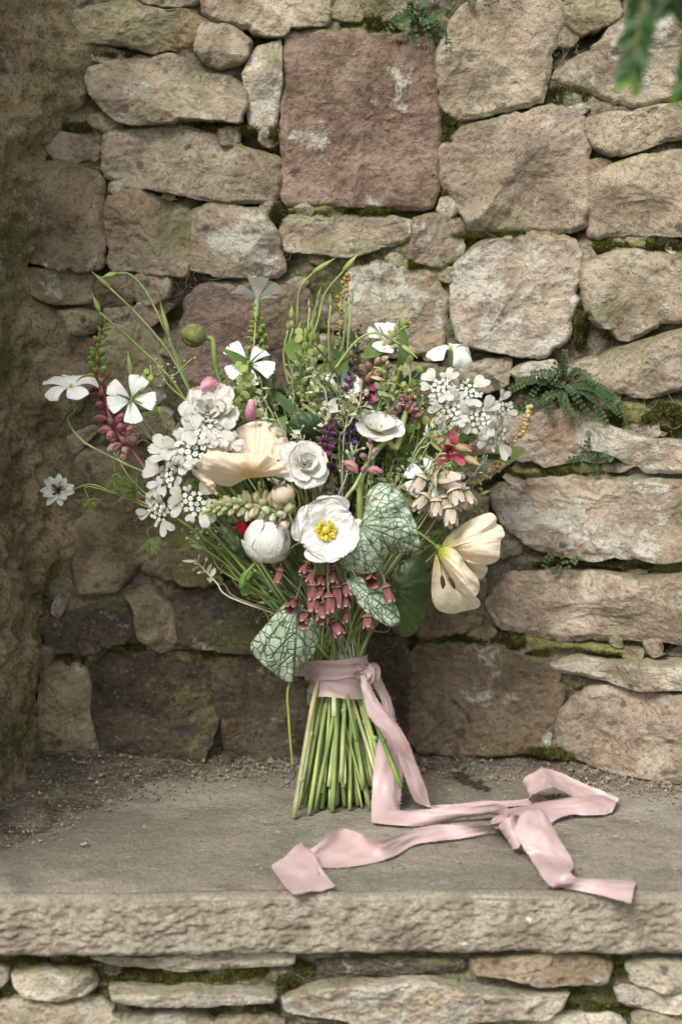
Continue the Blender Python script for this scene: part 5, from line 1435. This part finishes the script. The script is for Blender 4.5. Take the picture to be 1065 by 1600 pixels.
tail([((Yk,563,1056,-.040),(Yk,574,1052,-.036)), ((Yk,566,1085,-.047),(Yk,588,1092,-.042)), ((Yk,575,1118,-.052),(Yk,614,1124,-.045)), ((Yk,598,1146,-.052),(Yk,636,1158,-.046)),
      ((Yk,620,1180,-.048),(Yk,650,1194,-.040)), ((Yk,632,1213,-.043),(Yk,663,1226,-.034)), ((652,1254,.006),(674,1262,.001)),
      ((702,1257,.006),(694,1268,.001)), ((760,1251,.006),(760,1264,.001)), ((815,1247,.003),(818,1258,.001)), ((842,1240,.002),(862,1255,.001)),
      ((822,1236,.006),(838,1250,.002)), ((816,1222,.018),(828,1246,.010)), ((828,1207,.030),(842,1236,.022)), ((845,1200,.034),(862,1228,.030)), ((864,1204,.030),(880,1238,.018)),
      ((897,1217,.022),(897,1246,.008)), ((935,1234,.012),(928,1256,.003)), ((966,1248,.006),(955,1268,.001))],
     'hanging tail of the pink ribbon that curls into a loop near the wall', 3)
tail([((966,1249,.004),(956,1268,.001)), ((938,1240,.010),(940,1272,.001)), ((905,1243,.012),(915,1273,.001)), ((850,1251,.010),(888,1275,.001)), ((795,1264,.007),(852,1289,.001)), ((768,1280,.006),(806,1304,.001)),
      ((776,1294,.014),(800,1326,.001)), ((788,1282,.028),(812,1318,.012)), ((810,1273,.036),(846,1268,.030)), ((806,1298,.028),(867,1300,.020)), ((815,1322,.015),(884,1328,.008)), ((826,1338,.007),(895,1349,.002)),
      ((838,1358,.010),(894,1354,.014)), ((860,1384,.004),(889,1362,.018)), ((886,1389,.001),(903,1372,.012)), ((940,1397,.001),(950,1375,.004)), ((985,1412,.001),(993,1378,.001))],
     'end of the pink ribbon that loops and runs to the edge of the ledge', 5)
tail([((Yk,570,1050,-.030),(Yk,582,1046,-.024)), ((Yk,585,1074,-.022),(Yk,600,1068,-.012)), ((Yk,596,1102,-.018),(Yk,614,1104,-.010)), ((Yk,592,1140,-.022),(Yk,620,1146,-.012)), ((Yk,586,1186,-.030),(Yk,628,1192,-.016)),
      ((Yk,582,1236,-.045),(Yk,627,1234,-.026)), ((Yk,581,1270,-.070),(Yk,625,1262,-.038)), ((585,1288,.001),(627,1269,.005)), ((633,1291,.001),(662,1267,.011)), ((691,1285,.001),(705,1264,.014)), ((735,1279,.001),(745,1258,.018)), ((775,1275,.001),(777,1254,.022)),
      ((790,1284,.001),(793,1262,.023)), ((780,1298,.001),(784,1279,.018)), ((740,1307,.001),(738,1289,.013)), ((690,1313,.001),(684,1287,.014)), ((650,1319,.001),(636,1300,.014)), ((615,1338,.001),(590,1314,.018)), ((570,1349,.001),(560,1303,.014)),
      ((530,1354,.001),(536,1297,.012)), ((497,1355,.001),(510,1309,.016)), ((498,1366,.002),(484,1326,.012)), ((523,1385,.001),(471,1320,.008)), ((490,1394,.001),(447,1337,.004)), ((458,1402,.001),(423,1353,.001))],
     'long tail of the pink ribbon folding back to a cut end on the left', 7)
def wrap_band(z_lo, z_hi, seed, extra, tilt):
    """one turn of ribbon round the stems; z as pixel rows at the front"""
    n, nv = 72, 10
    th = np.linspace(0, 2 * math.pi, n); t = np.linspace(0, 1, nv)
    TH, T = np.meshgrid(th, t, indexing='ij')
    row = z_lo + (z_hi - z_lo) * T
    cen = on_y(527.0 + (row - 1050) * 0.10, row, 0.0)
    r = 0.0325 - 0.0015 * np.sin(T * math.pi) + extra
    p = np.stack([np.cos(TH) * 1.5, np.sin(TH) * 1.5, T * 1.3 + seed], -1)
    r = r + 0.0022 * fbm(p, 1.2, 3, seed) + 0.0008 * np.sin(T * 14 + TH * 2.0)
    x = cen[..., 0] + r * np.cos(TH); y = cen[..., 1] + r * 0.80 * np.sin(TH)
    z = cen[..., 2] + tilt * np.cos(TH) * 0.006 - 0.003 * np.sin(TH) + 0.0015 * fbm(p, 2.0, 2, seed + 4)
    V = np.stack([x, y, z], -1)
    uv = np.stack(np.meshgrid(th * 4, t, indexing='ij'), -1).reshape(-1, 2)
    o = link('wrap', mesh_data('wrap', V.reshape(-1, 3), grid_faces(n, nv), M['satin'], uv), ribbon)
    m = o.modifiers.new('subdivision', 'SUBSURF'); m.levels = m.render_levels = 1
    g = Geo(); fray(V[:, 0], V[:, -1], g, .0012, .0022); Vg, Fg, _ = g.data()
    fo = link('frayed_edge', mesh_data('frayed_edge', Vg, Fg, M['fray'], smooth=False), o); fo['kind'] = 'stuff'
wrap_band(1086, 1046, 2, 0.0, -0.5)
wrap_band(1056, 1026, 6, 0.0022, 0.5)
def knot():
    c = on_y(568.0, 1053.0, -0.030); g = Geo()
    def flat(pts, w, seed):
        a = crom([c + np.array(p) for p in pts], 26); tg, u, v = frames(a)
        q = np.cross(tg, [0, -1, 0]); q /= np.linalg.norm(q, axis=1, keepdims=True) + 1e-9
        V, F, UV = strip(a - q * w, a + q * w, .0028, .0022, 7, seed); g.add(V, F, UV)
    flat([(-.012,.002,.006),(-.006,-.004,.008),(.000,-.009,.006),(.006,-.007,.000),(.006,-.002,-.007),(.000,-.004,-.010)], .0042, 1)
    flat([(-.010,.002,-.004),(-.004,-.006,.001),(.001,-.010,.004),(.007,-.006,.009),(.012,-.001,.008),(.014,.002,.000),(.011,.001,-.006)], .0040, 2)
    flat([(.002,-.003,.010),(.006,-.009,.006),(.006,-.010,-.002),(.003,-.006,-.008)], .0046, 3)
    flat([(-.004,-.006,-.006),(.001,-.011,-.001),(.004,-.011,.003),(.008,-.004,.010)], .0040, 4)
    V, F, UV = g.data()
    o = link('knot', mesh_data('knot', V, F, M['satin'], UV), ribbon)
    m = o.modifiers.new('subdivision', 'SUBSURF'); m.levels = m.render_levels = 1
knot()

# ================================================================== moss, grit, ferns, webs
def tinted(name, cols, rough=0.9, scale=60, translucent=0.0):
    t = NT(name); v = t.coord()
    n = t.noise(v, scale, 5, 0.65)
    c = t.mix(t.ramp(n, 0.35, 0.65), cols[0], cols[1])
    if len(cols) > 2: c = t.mix(t.ramp(t.noise(v, scale * 5, 3), 0.5, 0.68), c, cols[2])
    a = t.bsdf(c, rough, None, 0.15)
    if translucent:
        tr = t.n('ShaderNodeBsdfTranslucent'); t.l(c, tr.inputs['Color'])
        mx = t.n('ShaderNodeMixShader'); mx.inputs[0].default_value = translucent
        t.l(a, mx.inputs[1]); t.l(tr.outputs[0], mx.inputs[2]); a = mx.outputs[0]
    return t.done(a)
M['moss'] = tinted('moss', [(0.060, 0.068, 0.016), (0.17, 0.17, 0.04), (0.25, 0.24, 0.075)], 0.95, 25, 0.25)
M['grit'] = tinted('grit', [(0.12, 0.10, 0.072), (0.24, 0.20, 0.15), (0.38, 0.34, 0.275)], 0.95, 70)
M['soil'] = mortar_material('soil', (0.21, 0.172, 0.128), 0.56, 0.70, 0.45)
M['fern'] = tinted('fern', [(0.030, 0.055, 0.020), (0.065, 0.105, 0.038)], 0.5, 40, 0.2)
M['web'] = tinted('cobweb', [(0.22, 0.21, 0.19), (0.36, 0.35, 0.32)], 0.9, 80, 0.3)
def moss(name, spots, place, surf, parent, density=1.0, L=0.004):
    P = []
    for (x, y, rx, ry, n) in spots:
        n = int(n * density)
        a, q = rng.uniform(0, 6.283, n), np.sqrt(rng.uniform(0, 1, n))
        px, py = x + rx * q * np.cos(a), y + ry * q * np.sin(a)
        p = place(px, py)
        keep = noise3(np.stack([p[:, 0] * 60, p[:, 2] * 60, p[:, 0] * 0], -1), 77) > -0.25
        P.append(p[keep])
    P = np.vstack(P); P[:, 1] = surf(P[:, 0], P[:, 2]) - 0.0005
    n = len(P)
    d = np.stack([rng.normal(0, .5, n), -np.ones(n), rng.normal(.45, .5, n)], 1); d /= np.linalg.norm(d, axis=1, keepdims=True)
    l = L * rng.uniform(.4, 1.2, n)[:, None]
    side = np.cross(d, rng.normal(0, 1, (n, 3))); side /= np.linalg.norm(side, axis=1, keepdims=True)
    w = side * 0.0006
    V = np.stack([P - w, P + w, P + d * l * .6 + w * .7, P + d * l], 1).reshape(-1, 3)
    link(name, mesh_data(name, V, np.arange(len(V)).reshape(-1, 4), M['moss'], smooth=False), parent, kind='stuff')
WM = [(160,88,50,12,900),(410,60,40,18,700),(370,200,60,14,800),(425,215,20,30,600),(430,335,26,26,1100),(450,310,25,18,600),(530,330,110,9,1800),(620,40,90,14,1500),(655,60,40,40,900),(700,215,14,60,1100),(697,330,22,38,1000),
      (760,368,60,10,1200),(840,368,80,9,1200),(640,415,100,12,1500),(1000,382,80,14,1700),(905,510,14,40,800),(1000,525,60,12,700),(760,598,90,22,1200),(850,620,90,26,1600),(1010,655,70,30,2600),(960,675,60,14,1000),(850,738,110,10,1800),(1000,745,60,8,500),
      (950,884,120,12,2000),(1030,880,40,10,700),(800,1000,110,20,2600),(920,1012,140,12,2600),(700,1000,60,12,1200),(970,1078,80,7,900),(240,1012,90,14,1500),(110,1035,50,30,1600),(200,430,60,8,500),(120,425,60,8,600),(50,440,30,30,500),(235,490,60,16,700),(140,200,60,8,600),(250,305,70,10,700),(300,195,60,8,500),
      (120,1220,90,26,1800),(230,1195,70,12,900),(850,1175,60,12,900),(700,1180,60,8,600),(345,1080,10,60,500),(160,1120,12,70,700),(300,1020,70,10,700),(640,470,12,60,400),(730,560,50,10,600),(905,250,12,50,500),(880,150,40,14,500)]
moss('moss', WM, lambda x, y: on_wall(x, y, -0.008), mortar_y, niche, 2.2, .0052)
def plinth_surf(x, z):
    p = np.stack([x, z * 1.6, x * 0], -1)
    return PY + 0.008 - 0.016 * fbm(p, 14, 4, 71) + 0.007 * fbm(p, 60, 4, 72)
moss('moss', [(200,1530,110,14,2200),(330,1580,130,20,2600),(440,1525,60,26,2200),(600,1515,120,12,1800),(890,1545,60,14,1300),(970,1520,20,40,1000),(990,1580,60,8,900),(90,1505,120,8,1600),(310,1525,120,12,1600),(720,1595,60,10,700),(160,1560,60,12,900),(30,1560,40,10,500),(940,1580,60,10,700)],
     lambda x, y: on_plinth(x, y), plinth_surf, plinth, 1.6)

# crumbled mortar and soil lying along the foot of the wall
def foot_y(x):
    """how far forward the loose soil reaches, by x"""
    x = np.asarray(x, float)
    left = np.clip((-0.10 - x) / 0.22, 0, 1)
    return wall_y(x) - 0.045 - 0.26 * left ** 1.7 - 0.012 * np.sin(x * 31) * 0.6
def soil():
    nx, ny = 420, 46
    X = np.linspace(-0.40, 0.45, nx)
    t = np.linspace(0, 1, ny)
    x, T = np.meshgrid(X, t, indexing='ij')
    y = (wall_y(x) + 0.03) * (1 - T) + foot_y(x) * T
    p = np.stack([x, y, x * 0], -1)
    hgt = (0.016 + 0.010 * np.clip((-0.15 - x) / 0.15, 0, 1)) * (1 - T) ** 1.5
    z = hgt + 0.0045 * fbm(p, 40, 4, 91) * (1 - T) ** .5 + 0.002 * fbm(p, 150, 3, 92) - 0.0022 * T - 0.0012
    link('soil', mesh_data('soil', np.stack([x, y, z], -1).reshape(-1, 3), grid_faces(nx, ny)[:, ::-1], M['soil']), label='loose soil and crumbled mortar along the foot of the wall', cat='soil', kind='stuff')
soil()
def grit():
    n = 5200
    x = rng.uniform(-0.38, 0.42, n)
    f = rng.uniform(0, 1, n) ** 0.9
    y = (wall_y(x) - 0.0) * (1 - f) + (foot_y(x) - 0.02 * rng.exponential(1, n)) * f
    hgt = (0.016 + 0.010 * np.clip((-0.15 - x) / 0.15, 0, 1)) * np.clip(1 - (wall_y(x) + .03 - y) / (wall_y(x) + .03 - foot_y(x)), 0, 1) ** 1.5
    s = np.exp(rng.normal(math.log(.00075), .6, n)).clip(.0003, .0042)
    m = 900                                               # a thin scatter over the whole ledge
    x2 = rng.uniform(-0.36, 0.38, m); y2 = rng.uniform(-0.26, 0.10, m); s2 = np.exp(rng.normal(math.log(.0007), .4, m)).clip(.0003, .0022)
    x = np.concatenate([x, x2]); y = np.concatenate([y, y2]); s = np.concatenate([s, s2]); z = np.concatenate([hgt + .0005, np.zeros(m)])
    n = len(x)
    O = np.array([(1,0,0),(-1,0,0),(0,1,0),(0,-1,0),(0,0,1),(0,0,-1)], float)
    F = np.array([(0,2,4),(2,1,4),(1,3,4),(3,0,4),(2,0,5),(1,2,5),(3,1,5),(0,3,5)])
    V = O[None] * s[:, None, None] * rng.uniform(.55, 1.35, (n, 6, 1)) + rng.normal(0, .25, (n, 6, 3)) * s[:, None, None]
    V += np.stack([x, y, z + s * .35], 1)[:, None]
    Fs = (F[None] + (np.arange(n) * 6)[:, None, None]).reshape(-1, 3)
    link('grit', mesh_data('grit', V.reshape(-1, 3), Fs, M['grit'], smooth=False), label='scattered pale grit and crumbs of stone on the ledge', cat='grit', kind='stuff')
grit()
def pebble(px, py, r, col, label):
    p = on_z(float(px), float(py), 0.001 + .5 * r)
    g = Geo(); g.lathe((0, 0, -r * .6), (0, 0, 1), [(0, .01 * r), (.1 * r, .6 * r), (.45 * r, r), (.9 * r, .8 * r), (1.15 * r, .3 * r), (1.2 * r, .01 * r)], k=14, noise=.3, seed=int(px))
    V, F, UV = g.data()
    link('pebble', mesh_data('pebble', V, F, M['stone']), label=label, cat='pebble', loc=p, color=(*col, .2))
pebble(352, 1186, .010, (0.12, .085, .065), 'dark brown pebble in the soil below the dark stone')
pebble(429, 1174, .007, (0.42, .38, .32), 'pale grey pebble behind the loose hanging stem')
pebble(132, 1318, .0042, (0.60, .56, .48), 'small white stone chip on the left of the ledge')
def debris():
    g = Geo()
    for (x, y) in [(712,1214),(720,1216),(728,1213),(735,1221),(742,1226),(750,1228),(724,1222),(716,1209),(748,1222),(757,1231)]:
        c = on_z(float(x), float(y), .003)
        for k in range(4):
            d = rng.normal(0, 1, 3) * np.array([.006, .006, .002])
            a = c + d; b = c - d; a[2] = max(a[2], .001); b[2] = max(b[2], .001)
            g.tube([a, c + rng.normal(0, .002, 3) * np.array([1, 1, .3]), b], [.0005, .001, .0004], n=6, k=5)
    V, F, _ = g.data()
    link('dry_leaf_litter', mesh_data('dry_leaf_litter', V, F, M['dark_stamen']), label='small scrap of dry brown leaf litter behind the ribbon', cat='leaf litter')
debris()

# ferns growing from the joints
def frond(root, tip, sag, n, w, geo):
    L = np.linalg.norm(tip - root); mid = (root + tip) / 2 + np.array([rng.normal(0, .16) * L, -sag * rng.uniform(.3, 1.4), sag * rng.uniform(-.2, 1.3)])
    n = max(7, int(L / .0036))
    c = crom([root, mid, tip], n); tg, _, _ = frames(c)
    geo.tube([root, mid, tip], [.0005, .0004, .0002], n=10, k=4)
    nor = np.array([0, -1.0, .35])
    for i in range(2, n):
        side = np.cross(tg[i], nor); side /= np.linalg.norm(side) + 1e-9
        s = w * min(1.0, 3.2 * (1 - i / n) ** .7 + .25, .55 + 1.5 * i / n) * rng.uniform(.8, 1.1)
        for sg in (-1, 1):
            o = c[i] + tg[i] * rng.uniform(-.0005, .0005)
            d = side * sg + tg[i] * .25 + nor * rng.uniform(-.1, .35); d /= np.linalg.norm(d)
            u = np.cross(d, nor); u /= np.linalg.norm(u) + 1e-9
            q = [o, o + d * s * .25 + u * s * .36, o + d * s * .75 + u * s * .42, o + d * s * 1.02, o + d * s * .75 - u * s * .42, o + d * s * .25 - u * s * .36]
            geo.add(np.array(q), np.array([(0, 1, 2, 3), (0, 3, 4, 5)]))
def fern(root_px, tips, label, n=22, w=.0048, out=0.012):
    r = on_wall(float(root_px[0]), float(root_px[1]), -0.004)
    e = link('fern', None, label=label, cat='fern', loc=r)
    for (x, y) in tips:
        t = on_wall(float(x), float(y), out + rng.uniform(0.004, .016))
        g = Geo(); frond(r + rng.normal(0, .002, 3), t, .012, n, w, g); V, F, _ = g.data()
        link('frond', mesh_data('frond', V - r, F, M['fern']), e)
fern((882, 606), [(792,612),(800,640),(806,596),(830,585),(850,638),(826,622),(868,570),(882,548),(900,580),(925,600),(968,650),(948,664),(925,655),(955,630),(890,648),(842,600),(978,640),(905,662),(862,655)], 'dark green maidenhair fern growing in a joint right of the bouquet')
fern((932, 712), [(890,718),(905,735),(930,742),(948,735),(950,718),(915,702)], 'tiny fern in the gap under the pale flat stone', n=12, w=.0044, out=.012)
fern((655, 40), [(600,52),(618,30),(640,12),(668,4),(690,20),(700,60),(694,92),(672,75),(650,70),(630,60),(685,45),(660,25),(700,78),(610,40)], 'dark fern clump in the joint above the large square red stone', n=18, w=.0046, out=.010)
fern((872, 876), [(850,884),(862,892),(885,886),(895,878)], 'small green fern sprout between two long stones', n=9, w=.0044, out=.012)
fern((748, -6), [(735,6),(760,8),(775,2)], 'fern sprout at the top of the wall above the tan stone', n=9, w=.0044, out=.012)

# old spider webs hanging in the joints
def webs():
    g = Geo()
    for (x, y, rx, ry, n) in [(315,450,45,16,36),(290,462,16,40,14),(790,850,40,24,40),(785,880,18,30,16),(885,75,20,40,26),(905,100,26,24,14),(300,98,12,16,10),(258,192,14,8,12),(1010,655,40,36,26),(1040,600,20,26,14),(770,320,26,30,10),(700,330,14,22,14),(430,425,30,30,16),(640,1010,30,18,10),(960,150,30,16,8),(545,1512,60,14,26),(640,1512,60,12,22)]:
        for k in range(n):
            a = (x + rng.uniform(-rx, rx), y + rng.uniform(-ry, ry)); b = (a[0] + rng.normal(0, rx * .6), a[1] + rng.normal(4, ry * .6))
            pl = (lambda q, o: on_y(float(q[0]), float(q[1]), PY - .004 - o)) if y > 1400 else (lambda q, o: on_wall(float(q[0]), float(q[1]), .008 + o))
            p, q = pl(a, rng.uniform(-.008, .01)), pl(b, rng.uniform(-.008, .01))
            g.tube([p, (p + q) / 2 + np.array([rng.normal(0, .002), rng.normal(0, .003), -abs(rng.normal(0, .004))]), q], rng.uniform(.00009, .00026), n=6, k=3, caps=False)
    V, F, _ = g.data()
    link('cobweb', mesh_data('cobweb', V, F, M['web']), label='grey cobweb threads caught in the joints of the wall', cat='cobweb', kind='stuff')
webs()

# evergreen branch hanging into the picture close to the lens
M['needle'] = green_material('evergreen_leaf', None, 0.35, 0.25, 80)
def evergreen():
    Y = -0.66
    root = on_y(1050.0, -260.0, Y)
    br = link('evergreen_branch', None, label='blurred green evergreen twig hanging at the top right in front of the wall', cat='branch', loc=root)
    needle = petal(1.0, .36, math.radians(82), math.radians(14), 0.0, 0.0, tip=1.8, base=.2, peak=.45, ns=8, nt=5)
    me = mesh_data('leaf', *needle[:2], M['needle'], needle[2])
    for pts, n0 in [([(1050,-260),(1030,-120),(1012,-40),(998,40),(988,95),(982,130)], 58), ([(1050,-260),(1092,-120),(1096,-20),(1090,60),(1078,110),(1070,148)], 52), ([(1030,-120),(1045,-60),(1052,-10),(1048,20)], 22)]:
        c = [on_y(float(x), float(y), Y + rng.uniform(-.01, .01)) for x, y in pts]
        g = Geo(); g.tube(c, [.0016, .0012, .0007], n=30, k=6); V, F, _ = g.data()
        tw = link('twig', mesh_data('twig', V - root, F, M['stem']), br, color=(0.14, .16, .05, 1))
        path = crom(c, 100); tg, _, _ = frames(path)
        for k in range(n0):
            i = int(12 + 87 * k / n0)
            side = np.cross(tg[i], [0, -1, 0]); side /= np.linalg.norm(side); sg = -1 if k % 2 else 1
            tipness = k / n0
            d = side * sg * (1.0 - .4 * tipness) + tg[i] * (.5 + .35 * tipness) + np.array([0, rng.uniform(-.35, .35), 0]); d /= np.linalg.norm(d)
            L = .019 * rng.uniform(.8, 1.1) * (1 - .25 * tipness)
            nn = -_F + rng.normal(0, .3, 3); xx = np.cross(d, nn); xx /= np.linalg.norm(xx)
            Bm = np.stack([xx, d, np.cross(xx, d)], 1) * L
            m = Matrix.Identity(4)
            for r_ in range(3):
                for c_ in range(3): m[r_][c_] = Bm[r_][c_]
                m[r_][3] = (path[i] - root)[r_]
            lf = link('leaf', me, tw); lf.matrix_local = m
            f = np.clip((tipness - .82) / .18, 0, 1)
            lf.color = (*(np.array([0.04, .092, .026]) * (1 - f) + np.array([0.20, .38, .04]) * f) * rng.uniform(.8, 1.2), 1)
evergreen()
